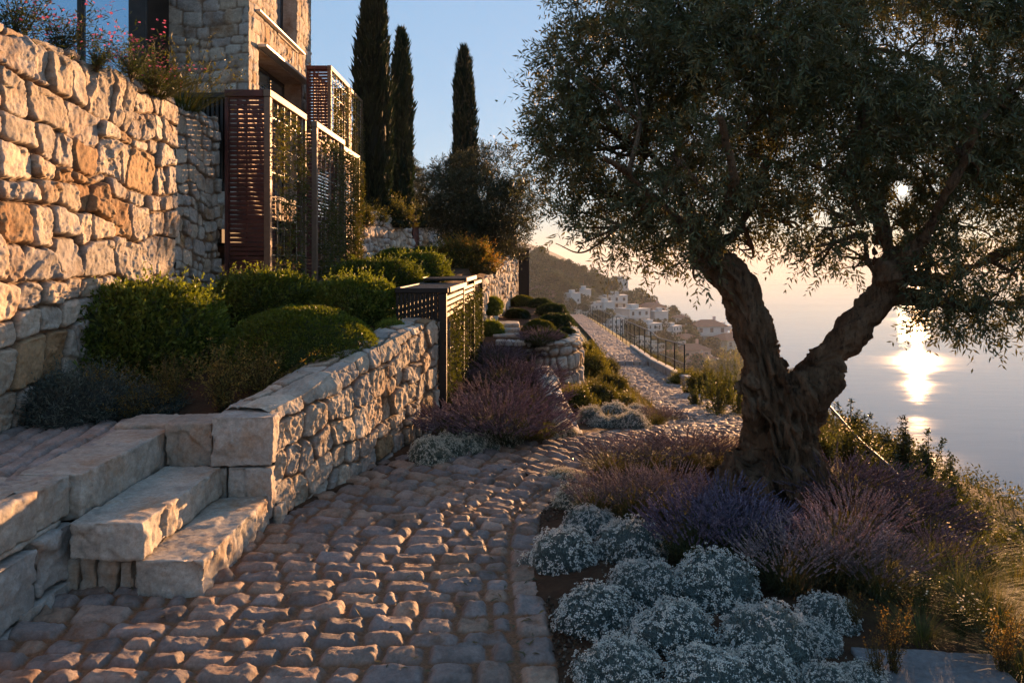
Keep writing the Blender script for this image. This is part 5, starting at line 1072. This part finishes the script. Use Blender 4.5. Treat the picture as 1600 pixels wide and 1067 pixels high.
# cypresses
def cypress(px, d, z0, ztop, w_, seed, label, n=9000):
    x = (px - CX) / F * d; t = empty('cypress', (x, d, z0), 0, label, 'cypress', None); rng = rs(seed); H = ztop - z0; f = LB()
    u = rng.uniform(0, 1, n) ** 1.0; a = rng.uniform(0, 6.283, n); prof = np.clip(np.interp(u, [0, .06, .25, .55, .8, .93, 1], [.55, .85, 1, .92, .68, .4, .06]), 0, 1)
    ca = np.stack([np.cos(a) * 1.3, np.sin(a) * 1.3, u * H * 1.1], -1); rr = w_ / 2 * prof * (1 + .34 * fbm(ca * 1.8, 4, seed)) * (1 - np.abs(rng.normal(0, .10, n)))
    P = np.stack([rr * np.cos(a), rr * np.sin(a), u * H], 1); A = unit(np.stack([np.cos(a) * .28, np.sin(a) * .28, np.ones(n)], 1) + rng.normal(0, .16, (n, 3)))
    f.leaves(P, A, rdir(rng, n), rng.uniform(.12, .30, n), rng.uniform(.03, .055, n), pick(rng, n, ((.020, .032, .012), (.028, .04, .014), (.014, .024, .010)), .3))
    child_c = obj('crown', f.mesh('crown', M['cyp']), t)
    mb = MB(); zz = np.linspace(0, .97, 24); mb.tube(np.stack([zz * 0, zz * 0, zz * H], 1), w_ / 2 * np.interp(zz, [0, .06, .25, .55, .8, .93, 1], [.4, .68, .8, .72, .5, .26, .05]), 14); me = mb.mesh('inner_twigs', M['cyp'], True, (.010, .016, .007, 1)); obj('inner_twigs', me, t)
    mb = MB(); mb.tube([(0, 0, -.5), (0, 0, .5)], .09, 8); obj('trunk', mb.mesh('trunk', M['bark'], True), t)
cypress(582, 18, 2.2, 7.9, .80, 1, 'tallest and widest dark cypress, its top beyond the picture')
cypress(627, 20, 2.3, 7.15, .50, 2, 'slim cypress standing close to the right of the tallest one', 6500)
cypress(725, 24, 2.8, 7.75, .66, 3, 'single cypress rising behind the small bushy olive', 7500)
# undergrowth above the back walls
BU = [shrub_mesh('scrub', s, ell(.5, .5, .4, 1.0), 2600, .075, .022, ((.055, .06, .018), (.08, .075, .022), (.035, .042, .015)), 'box', .25, sprigs=150) for s in (11, 12, 13)]
for k, (px, d, w_, z, lb) in enumerate([(575, 17.5, 60, 2.3, 'green scrub at the foot of the tallest cypress'), (612, 18.5, 70, 2.35, 'green scrub on the pale terrace wall, in the middle'), (655, 20, 60, 2.4, 'green scrub above the rust-red panel'), (640, 21.5, 70, 2.5, 'low scrub behind the terrace wall gap'), (690, 22, 60, 2.3, 'green scrub above the short terrace wall'), (560, 16.6, 50, 2.3, 'green scrub at the left end of the pale terrace wall')]):
    put1('scrub', BU[k % 3], 0, 0, w_, lb, 'shrub', 'scrub on the upper terrace', 1.0, 1.0, pos=((px - CX) / F * d, d, z))

# planter shrubs and the far bed
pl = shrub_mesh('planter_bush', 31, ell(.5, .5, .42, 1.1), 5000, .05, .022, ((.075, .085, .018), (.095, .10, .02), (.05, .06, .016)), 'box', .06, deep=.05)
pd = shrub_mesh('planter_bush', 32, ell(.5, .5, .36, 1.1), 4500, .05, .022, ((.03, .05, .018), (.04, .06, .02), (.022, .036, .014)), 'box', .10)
for k, (m_, px, py, w_, lb) in enumerate([(pl, 842, 522, 54, 'bright olive-green ball shrub in the planter'), (pd, 868, 512, 62, 'long green dome shrub behind the bright ball in the planter'), (pd, 862, 533, 52, 'dark low shrub at the front of the planter'), (pd, 884, 524, 36, 'small dark shrub at the right front of the planter'), (pd, 838, 538, 40, 'dark shrub left front of the planter'), (pd, 808, 497, 42, 'grey green shrub beside the small stair'), (pl, 816, 478, 40, 'bushy green shrub at the top of the small stair'), (pd, 862, 492, 50, 'dark green shrub at the back of the planter'), (pd, 845, 480, 40, 'low dark shrub at the far back of the planter')]):
    put1('shrub', m_, px, py, w_, lb, 'shrub', 'clipped shrubs in the planter', 1.0, .95)
BX_ = [shrub_mesh('wild_bush', s, ell(.5, .5, .55, 1.0), 3000, .06, .022, ((.07, .075, .016), (.10, .095, .02), (.045, .05, .014)), 'box', .22, sprigs=220) for s in (41, 42, 43)]
for k, (px, py, w_, sz, lb) in enumerate([(900, 640, 58, 1.0, 'dense bush at the foot of the planter wall'), (935, 628, 56, .9, 'bush behind the white island cushions'), (925, 590, 50, 1.3, 'tall light-green bush right of the planter wall'), (955, 610, 50, .9, 'low bush on the bank below the upper path'), (970, 634, 44, .7, 'low green bush at the inner bend of the path'), (918, 560, 34, 1.2, 'bush high at the inner path edge'), (948, 580, 36, .9, 'small bush at the inner path edge')]):
    put1('bush', BX_[k % 3], px, py, w_, lb, 'bush', 'bushes on the inner bank of the path', 1.0, sz)
# bushes on the seaward side of the path
for k, (px, py, w_, sz, lb) in enumerate([(1070, 600, 44, .8, 'bush beneath the end of the railing'), (1100, 620, 56, 1.2, 'bush behind the end of the railing'), (1135, 615, 60, 1.6, 'bush farther down the slope left of the trunk'), (1050, 570, 38, .9, 'small bush outside the railing at mid length'), (1025, 545, 32, .9, 'small bush outside the far railing'), (990, 525, 26, .9, 'tiny bush outside the far railing beside the step'), (960, 508, 22, .9, 'farthest bush outside the railing'), (930, 494, 20, .9, 'bush at the far turn of the railing')]):
    put1('bush', BX_[k % 3], px, py, w_, lb, 'bush', 'bushes outside the railing', 1.0, sz)
put1('grass_tuft', TU[0], 1028, 668, 42, 'bright yellow-green grassy tuft in the island bed', 'grass', None, .5, .75)
for k, (px, py, w_, lb) in enumerate([(1130, 658, 50, 'pale dry grass tuft at the path edge left of the trunk'), (1160, 662, 44, 'pale dry grass tuft against the left of the trunk'), (1105, 650, 40, 'pale dry grass tuft below the railing bushes')]):
    put1('grass_tuft', TU[k % 2], px, py, w_, lb, 'grass', 'dry grass tufts by the lower path', .55, .8)
# tall leafy shrubs against the sea
def leafy(seed, h=1.0, n=16, cols=((.04, .055, .02), (.055, .07, .024), (.03, .042, .016)), mt='olive'):
    rng = rs(seed); f = LB(); mb = MB()
    for k in range(n):
        a = rng.uniform(0, 6.283); r = rng.uniform(.03, .30); H = h * rng.uniform(.45, 1.05) * (1.05 - r); t = np.linspace(0, 1, 8); c = np.stack([r * np.cos(a) * t ** .7, r * np.sin(a) * t ** .7, H * t], 1) + np.cumsum(rng.normal(0, .012, (8, 3)), 0); mb.tube(c, np.linspace(.012, .003, 8), 4)
        m = 120; tt = rng.uniform(.12, 1, m); p = np.stack([np.interp(tt, t, c[:, i]) for i in range(3)], 1); d = unit(rng.normal(size=(m, 3)) + [0, 0, .5]); p = p + d * rng.uniform(0, .07, (m, 1)) * (1.15 - tt[:, None])
        f.leaves(p, d, rdir(rng, m), .055 * rng.uniform(.6, 1.2, m), .024 * rng.uniform(.7, 1.2, m), pick(rng, m, cols, .3))
    return f.mesh('leafy', M[mt]), mb.mesh('leafy_stems', M['stem'])
LF = [leafy(s) for s in (1, 2, 3)]
YF = [leafy(s, 1.0, 15, ((.09, .095, .022), (.12, .115, .026), (.065, .075, .02)), 'leaf') for s in (5, 6, 7)]
for k, (px, py, w_, h_, lb) in enumerate([(1088, 640, 44, 48, 'yellow-green shrub at the end of the railing'), (1122, 655, 52, 84, 'tall yellow-green shrub between railing and trunk'), (1154, 655, 40, 72, 'leafy yellow-green shrub just left of the olive trunk'), (1106, 630, 40, 60, 'slim yellow-green shrub behind the end of the railing'), (1140, 640, 44, 84, 'yellow-green shrub behind the two nearest the trunk')]):
    p = hit(px, py); s = w_ * p[1] / F / .75; t = empty('leafy_shrub', tuple(p), k, lb, 'shrub', 'yellow-green shrubs below the railing'); t.scale = (s, s, h_ * p[1] / F); obj('foliage', YF[k % 3][0], t); obj('stem', YF[k % 3][1], t)
for k, (px, d, top, w_, lb) in enumerate([(1330, 8.2, 622, 90, 'leafy dark shrub against the sea, just right of the olive trunk'), (1350, 7.4, 660, 90, 'leafy dark shrub beside the sunlit handrail'), (1415, 7.2, 628, 95, 'tallest leafy dark shrub silhouetted on the water'), (1450, 6.9, 668, 90, 'leafy shrub right of the tallest one on the brow'), (1490, 6.6, 700, 70, 'rightmost leafy dark shrub against the water'), (1390, 6.8, 700, 90, 'low leafy shrub in front of the tallest one')]):
    x = (px - CX) / F * d; z = float(terrain(x, d)); hgt = CH - (top - HY) * d / F - z; s = w_ * d / F / .75
    t = empty('leafy_shrub', (x, d, z - .05), k, lb, 'shrub', 'leafy shrubs along the brow'); t.scale = (s, s, hgt); obj('foliage', LF[k % 3][0], t); obj('stem', LF[k % 3][1], t)
# white and yellow flowering wild plants at right
WH = [wispy_mesh('wild_rose', s, 46, .6, .85, .035, ((.06, .07, .02), (.085, .085, .022), (.05, .055, .016)), 40, 'leaf', .5, (((.72, .66, .48), (.66, .62, .5)), .30, .017, 2)) for s in (31, 32, 33)]
DBG = [('rose', p_, np.round(hit(*p_), 2)) for p_ in ((1455, 800), (1520, 850), (1580, 880), (1330, 740), (1500, 1000), (1310, 780), (1600, 1050))]
for k, (px, py, w_, sz, lb) in enumerate([(1455, 800, 110, .9, 'white flowering rose bush on the brow, below the leafy shrubs'), (1520, 850, 120, 1.0, 'white flowering rose bush with the tallest blossom, against the sea'), (1580, 880, 120, .8, 'white flowering rose bush at the right picture edge'), (1330, 740, 110, 1.1, 'rose bush with pale blossoms between olive root and handrail'), (1290, 735, 100, 1.1, 'dense pale-blossomed bush right behind the olive trunk'), (1370, 770, 110, 1.0, 'thin rose bush behind the dusky lavender'), (1540, 920, 140, .9, 'low rose bush amid the wild grass'), (1440, 960, 120, .8, 'small white-flowered bush beside the right-hand pink lavender'), (1500, 1000, 120, .8, 'small white-flowered bush above the stone slab')]):
    put('wild_rose', WH[k % 3], px, py, w_, lb, 'rose bush', 'white flowering bushes on the slope', .95, sz)
GT = [tuft_mesh('wild_grass', s, 420, .5, .2, ((.11, .115, .03), (.08, .095, .026), (.14, .125, .045)), .0045, .6, .8) for s in (51, 52, 53)]
for k, (px, py, w_, lb) in enumerate([(1500, 930, 170, 'feathery wild grass on the slope right of the lavender'), (1560, 980, 180, 'feathery wild grass at the right edge above the slab'), (1590, 920, 150, 'wild grass clump at the right edge behind the slab'), (1440, 1000, 130, 'wild grass clump behind the stone slab'), (1600, 1050, 170, 'wild grass clump nearest the right bottom corner'), (1490, 880, 140, 'wild grass clump below the rose bushes'), (1530, 960, 150, 'wild grass clump in the middle of the slope')]):
    put1('wild_grass', GT[k % 3], px, py, w_, lb, 'grass', 'wild grass on the slope', .8, .85)
SPK = [wispy_mesh('seed_stalks', s, 22, .5, .35, .014, ((.20, .13, .045), (.15, .11, .04), (.10, .09, .03)), 60, 'grass', .6) for s in (61, 62)]
for k, (px, py, w_, sz, lb) in enumerate([(1395, 1060, 110, 1.0, 'golden seed stalks rising before the stone slab'), (1375, 1075, 90, .9, 'golden seed stalks left of the slab at the bottom edge'), (1570, 1060, 110, 1.0, 'golden seed stalks in the right bottom corner'), (1335, 985, 80, .8, 'thin seed stalks between cushion and pink lavender')]):
    put('seed_stalks', SPK[k % 2], px, py, w_, lb, 'wild plant', 'seed stalks near the slab', .5, sz, parts=('stalks',))
# ground cover: one mass of low growth and dry grass over the seaward slope and the banks
def cover():
    rng = rs(70); f = LB(); n = 60000; y = rng.uniform(2.2, 34, n) ** 1.0; y = 2.2 + (rng.uniform(0, 1, n) ** 1.8) * 34; x = xp(y) + .95 + rng.uniform(0, 1, n) ** 1.5 * (3.5 + y * .35)
    x = np.where(y < 8, np.maximum(x, 2.15 + .5 * rng.rand(n)), x); z = terrain(x, y); s = 1 + .05 * y
    k = (fbm(np.stack([x * .9, y * .9, x * 0], -1), 3, 7) > -.25); x, y, z, s = x[k], y[k], z[k], s[k]; n = len(x)
    f.blades(np.stack([x, y, z - .02], 1), rng.normal(0, .5, (n, 3)) + [0, 0, 1.], rng.uniform(.06, .18, n) * s, .007 * 1.4, pick(rng, n, ((.075, .08, .026), (.055, .065, .02), (.10, .09, .035), (.045, .055, .016)), .3), .4, 2)
    f2 = n * 2 // 3; i = rng.randint(0, n, f2); P = np.stack([x[i], y[i], z[i]], 1) + rng.uniform(0, .16, (f2, 3)) * [1, 1, 1.2]
    f.leaves(P, rdir(rng, f2), rdir(rng, f2), .03 * rng.uniform(.6, 1.4, f2) * s[i], .013 * s[i], pick(rng, f2, ((.06, .065, .018), (.085, .085, .022), (.04, .048, .014)), .3))
    # inner bank between planter and path
    n = 9000; y = rng.uniform(8.3, 30, n); c = xp(y) - .72; b = np.where(y < 18.5, np.interp(y, [8, 10.5, 11.5, 14.5, 18.5], [.75, .62, 1.14, 1.14, .75]), .6); x = b + (c - b) * rng.rand(n); k = c > b + .05; x, y = x[k], y[k]; n = len(x); z = terrain(x, y)
    f.blades(np.stack([x, y, z - .02], 1), rng.normal(0, .5, (n, 3)) + [0, 0, 1.], rng.uniform(.07, .24, n), .009, pick(rng, n, ((.10, .10, .028), (.07, .075, .02), (.13, .11, .035)), .3), .4, 2)
    tag(obj('ground_cover', f.mesh('ground_cover', M['grass'])), 'low wild grass and herbs covering the slope beside the path', 'ground cover', None, 'stuff')
cover()
def debris():
    rng = rs(71); f = LB(); n = 5000; y = rng.uniform(2.4, 6.5, n); x = np.interp(y, [2.4, 4.4, 5.2, 6.5], [.2, .12, .2, .9]) + np.abs(rng.normal(0, .35, n)); z = terrain(x, y)
    f.octs(np.stack([x, y, z + .004], 1), rdir(rng, n), rng.uniform(.003, .011, n), rng.uniform(.003, .009, n), pick(rng, n, ((.12, .07, .04), (.2, .16, .12), (.08, .05, .03)), .4))
    n = 5000; y = rng.uniform(5.0, 7.6, n); x = np.interp(y, [5, 5.4, 7.6], [-2.3, -1.7, -1.1]) - rng.uniform(0, 1.6, n); z = terrain(x, y)
    f.octs(np.stack([x, y, z + .004], 1), rdir(rng, n), rng.uniform(.003, .012, n), rng.uniform(.003, .009, n), pick(rng, n, ((.10, .06, .035), (.14, .09, .05), (.06, .04, .025)), .4))
    g = LB(); n = 420; y = rng.uniform(2.4, 9.5, n); c = xp(y); x = np.where(rng.rand(n) < .7, c + .78 - np.abs(rng.normal(0, .3, n)), c + rng.uniform(-1.2, .7, n)); z = terrain(x, y) + .088
    g.leaves(np.stack([x, y, z], 1), rdir(rng, n) * [1, 1, .12], rng.normal(0, .25, (n, 3)) + [0, 0, 1.], rng.uniform(.03, .06, n), rng.uniform(.008, .014, n), pick(rng, n, ((.16, .11, .05), (.12, .10, .05), (.20, .13, .05), (.09, .09, .05)), .3))
    tag(obj('fallen_leaves', g.mesh('fallen_leaves', M['olive'])), 'dry fallen olive leaves scattered over the cobbles', 'leaves', None, 'stuff')
    tag(obj('gravel', f.mesh('gravel', M['far'])), 'loose grit and crumbs of soil on the planting beds', 'gravel', None, 'stuff')
debris()

# ------------------------------------------------------------------ the town on the far hillside
def house(seed, w_, d_, h_, roof, wallm, wing=True):
    rng = rs(seed); parts = []
    b = MB(); b.box((-w_ / 2, -d_ / 2, -6), (w_ / 2, d_ / 2, h_), .05)
    if wing: b.box((-w_ / 2 - w_ * .35, -d_ / 2 + 1, -6), (-w_ / 2 + .1, d_ / 2 - 1, h_ * .6), .05)
    parts.append(('wall', b.mesh('wall', M[wallm])))
    r = MB()
    if roof == 'hip':
        e = .5; z = h_ + .02; v = [(-w_ / 2 - e, -d_ / 2 - e, z), (w_ / 2 + e, -d_ / 2 - e, z), (w_ / 2 + e, d_ / 2 + e, z), (-w_ / 2 - e, d_ / 2 + e, z), (-w_ * .2, 0, z + d_ * .22), (w_ * .2, 0, z + d_ * .22)]
        r.add(v, [(0, 1, 5, 4), (2, 3, 4, 5), (3, 2, 1, 0)], [(1, 2, 5), (3, 0, 4)]); parts.append(('roof', r.mesh('roof', M['tile'])))
    else:
        r.box((-w_ / 2 - .2, -d_ / 2 - .2, h_ + .01), (w_ / 2 + .2, d_ / 2 + .2, h_ + .35), .05); r.box((-w_ * .2, -d_ * .2, h_ + .36), (w_ * .15, d_ * .2, h_ + 2.0), .05); parts.append(('roof', r.mesh('roof', M[wallm])))
    def win(a, b): q = MB(); q.box(a, b, .01); parts.append(('window', q.mesh('window', M['wpane'])))
    nfl = max(1, int(h_ / 2.9));
    for fl in range(nfl):
        z = .9 + fl * 2.9; nx = max(2, int(w_ / 3))
        for k in range(nx): x = -w_ / 2 + w_ * (k + .5) / nx; win((x - .55, -d_ / 2 - .03, z), (x + .55, -d_ / 2 + .2, z + 1.5))
        ny = max(2, int(d_ / 3.2))
        for k in range(ny): y = -d_ / 2 + d_ * (k + .5) / ny; win((w_ / 2 - .2, y - .5, z), (w_ / 2 + .03, y + .5, z + 1.5))
    pass
    if nfl > 1:
        bal = MB(); bal.box((-w_ * .4, -d_ / 2 - 1.3, 2.75), (w_ * .4, -d_ / 2 - .01, 2.95), .02); bal.box((-w_ * .4, -d_ / 2 - 1.3, 2.96), (w_ * .4, -d_ / 2 - 1.2, 3.8), .02); parts.append(('balcony', bal.mesh('balcony', M[wallm])))
    if roof == 'hip': c = MB(); c.box((w_ * .22, d_ * .08, h_ + .5), (w_ * .22 + .8, d_ * .08 + .8, h_ + 3)); parts.append(('chimney', c.mesh('chimney', M[wallm])))
    return parts
HP = dict(wf=house(1, 10, 9, 6, 'flat', 'white'), wt=house(2, 7, 7, 8.5, 'flat', 'white', False), ch=house(3, 11, 9, 6, 'hip', 'cream'), ph=house(4, 12, 9, 6, 'hip', 'pink'), wh=house(5, 11, 9, 5.8, 'hip', 'white', False), cl=house(6, 10, 8, 3.2, 'hip', 'pink', False), wl=house(7, 12, 9, 3.4, 'flat', 'cream', False))
HW = dict(wf=12, wt=7.5, ch=13.5, ph=14.5, wh=12, cl=11, wl=12)
for (px, py, w_, ty, rz, lb) in [(894, 480, 14, 'wt', .2, 'small white block house uppermost left in the far town'), (912, 474, 14, 'wt', -.2, 'white tower-like house rising left of the far town'), (925, 489, 20, 'wf', .3, 'white flat-roofed house beside the far railing end'), (961, 481, 28, 'wf', -.3, 'cream-white house with a stepped roof high in the far town'), (983, 481, 18, 'ph', .1, 'rosy house with tiled roof on the ridge of the far town'), (968, 460, 14, 'wt', .4, 'tiny house on the hilltop above the far town'),
    (989, 505, 32, 'wf', .15, 'wide pale flat-roofed house in the middle of the far town'), (1018, 497, 32, 'ph', -.2, 'large terracotta-roofed house near the ridge of the far town'), (1013, 523, 26, 'wf', .3, 'bright white villa with a blue-grey roof terrace in the far town'), (1034, 532, 20, 'ch', -.1, 'narrow grey-cream house below the bright white villa'), (1048, 524, 22, 'wf', .5, 'white stepped house right of the bright white villa'), (957, 513, 22, 'wf', 0, 'white house left of the path railing posts'), (1070, 521, 15, 'wh', .3, 'small pale house among trees in the right half of the town'),
    (1105, 534, 38, 'wh', -.25, 'broad white house with a dark hipped roof on the right ridge'), (1138, 555, 42, 'ch', .2, 'rightmost large cream house with tiled roof beside the trunk'), (1048, 562, 26, 'cl', .1, 'low orange-roofed house low in the far town'), (1080, 559, 36, 'cl', -.1, 'long low orange-roofed house below the town centre'), (1093, 580, 34, 'ch', .3, 'cream house with tiled roof low on the far slope'), (1134, 574, 24, 'wh', -.4, 'small pale hipped house below the rightmost cream house'), (1157, 592, 22, 'cl', .2, 'lowest small house, right against the trunk'), (1070, 537, 26, 'cl', .4, 'rosy low house in the middle of the right half of the town'), (1020, 545, 22, 'wl', .2, 'low cream house under the white villa'), (940, 470, 14, 'wl', -.3, 'low pale house among trees left of the hilltop'), (1122, 560, 20, 'cl', -.2, 'orange-roofed cottage in front of the rightmost cream house'),
    (975, 497, 18, 'wf', .2, 'small white flat-roofed house left of the wide pale one'), (1062, 507, 17, 'wh', -.1, 'pale hipped house on the ridge right of the large terracotta-roofed one'), (1085, 527, 18, 'ch', .3, 'cream house between two clumps of trees on the right ridge'), (1128, 535, 16, 'wt', .1, 'slim pale house on the ridge above the rightmost cream house'), (1058, 545, 18, 'wf', -.3, 'white flat-roofed house above the low orange roofs'), (1000, 535, 18, 'wl', .3, 'long low cream house close above the path railing'), (945, 497, 16, 'wt', .2, 'narrow white house left of the cream-white stepped one'), (1108, 575, 22, 'wf', -.2, 'white flat-roofed house low on the slope near the trunk'), (1150, 562, 18, 'wh', .3, 'pale hipped house half behind the olive trunk'), (1070, 575, 20, 'ph', .1, 'rosy house with a tiled roof low above the bushes'), (1030, 512, 16, 'wt', -.2, 'white tower house beside the bright white villa'), (905, 492, 14, 'wl', .1, 'low pale house nearest the upper path')]:
    p = hit(px, py, 110, 900); s = 1.45 * w_ * p[1] / F / HW[ty]; DBG.append(('house', px, py, np.round(p, 1), round(s, 2))); t = empty('town_house', tuple(p + [0, 0, -.3]), rz + .35, lb, 'house', 'houses of the far town', s)
    for nm, m_ in HP[ty]: obj(nm, m_, t)
# trees among the houses
def town_tree(seed):
    rng = rs(seed); f = LB(); n = 900; lob = [(np.array((rng.normal(0, 1.1), rng.normal(0, 1.1), 3.2 + rng.normal(0, .8))), rng.uniform(1.2, 2.1)) for _ in range(6)]; k = rng.randint(0, 6, n); d = rdir(rng, n); P = np.array([l[0] for l in lob])[k] + d * np.array([l[1] for l in lob])[k][:, None] * rng.uniform(.7, 1.05, (n, 1))
    f.leaves(P, unit(d + rng.normal(0, .5, (n, 3))), rdir(rng, n), rng.uniform(.5, 1.0, n), rng.uniform(.35, .6, n), pick(rng, n, ((.05, .065, .025), (.07, .08, .03), (.035, .045, .02)), .3))
    mb = MB(); mb.tube([(0, 0, -2), (0, 0, 3.4)], [.25, .15], 6); return f.mesh('crown', M['far']), mb.mesh('trunk', M['bark'])
TT_ = [town_tree(s) for s in (1, 2, 3, 4)]
rng = rs(123); cnt = 0
for k in range(4000):
    if cnt >= 170: break
    px = rng.uniform(835, 1300); ridge = np.interp(px, [835, 880, 960, 1030, 1110, 1160, 1230, 1300], [400, 420, 447, 478, 512, 545, 590, 618]); py = ridge + rng.exponential(40)
    if py > 610: continue
    p = hit(px, py, 60, 900)
    if p[1] < 130 or p[1] > 560 or p[2] < -61: continue
    s = rng.uniform(.6, 1.25); t = empty('town_tree', tuple(p), rng.uniform(0, 6), 'dark green tree among the houses of the far hillside town', 'tree', 'trees of the far town', 1); t.scale = (s, s, s * rng.uniform(.8, 1.3))
    obj('crown', TT_[k % 4][0], t); obj('trunk', TT_[k % 4][1], t); cnt += 1
def forest():
    rng = rs(9); f = LB(); n = 52000; y = rng.uniform(110, 520, n); x = rng.uniform(-40, 170, n); z = terrain(x, y); k = (z > -61) & (fbm(np.stack([x, y, x * 0], -1) * .03, 3, 4) > -.2); x, y, z = x[k], y[k], z[k]; n = len(x)
    d = rdir(rng, n); P = np.stack([x, y, z + rng.uniform(0, 1.6, n)], 1)
    f.leaves(P, unit(d + [0, 0, .6]), rdir(rng, n), rng.uniform(.6, 1.5, n), rng.uniform(.4, 1.0, n), pick(rng, n, ((.06, .075, .03), (.09, .095, .045), (.045, .055, .025)), .3))
    tag(obj('hillside_scrub', f.mesh('hillside_scrub', M['far'])), 'dense far scrub covering the hillside between the town houses', 'scrub', None, 'stuff')
forest()

if DEBUG:
    for q in DBG: print(*q)
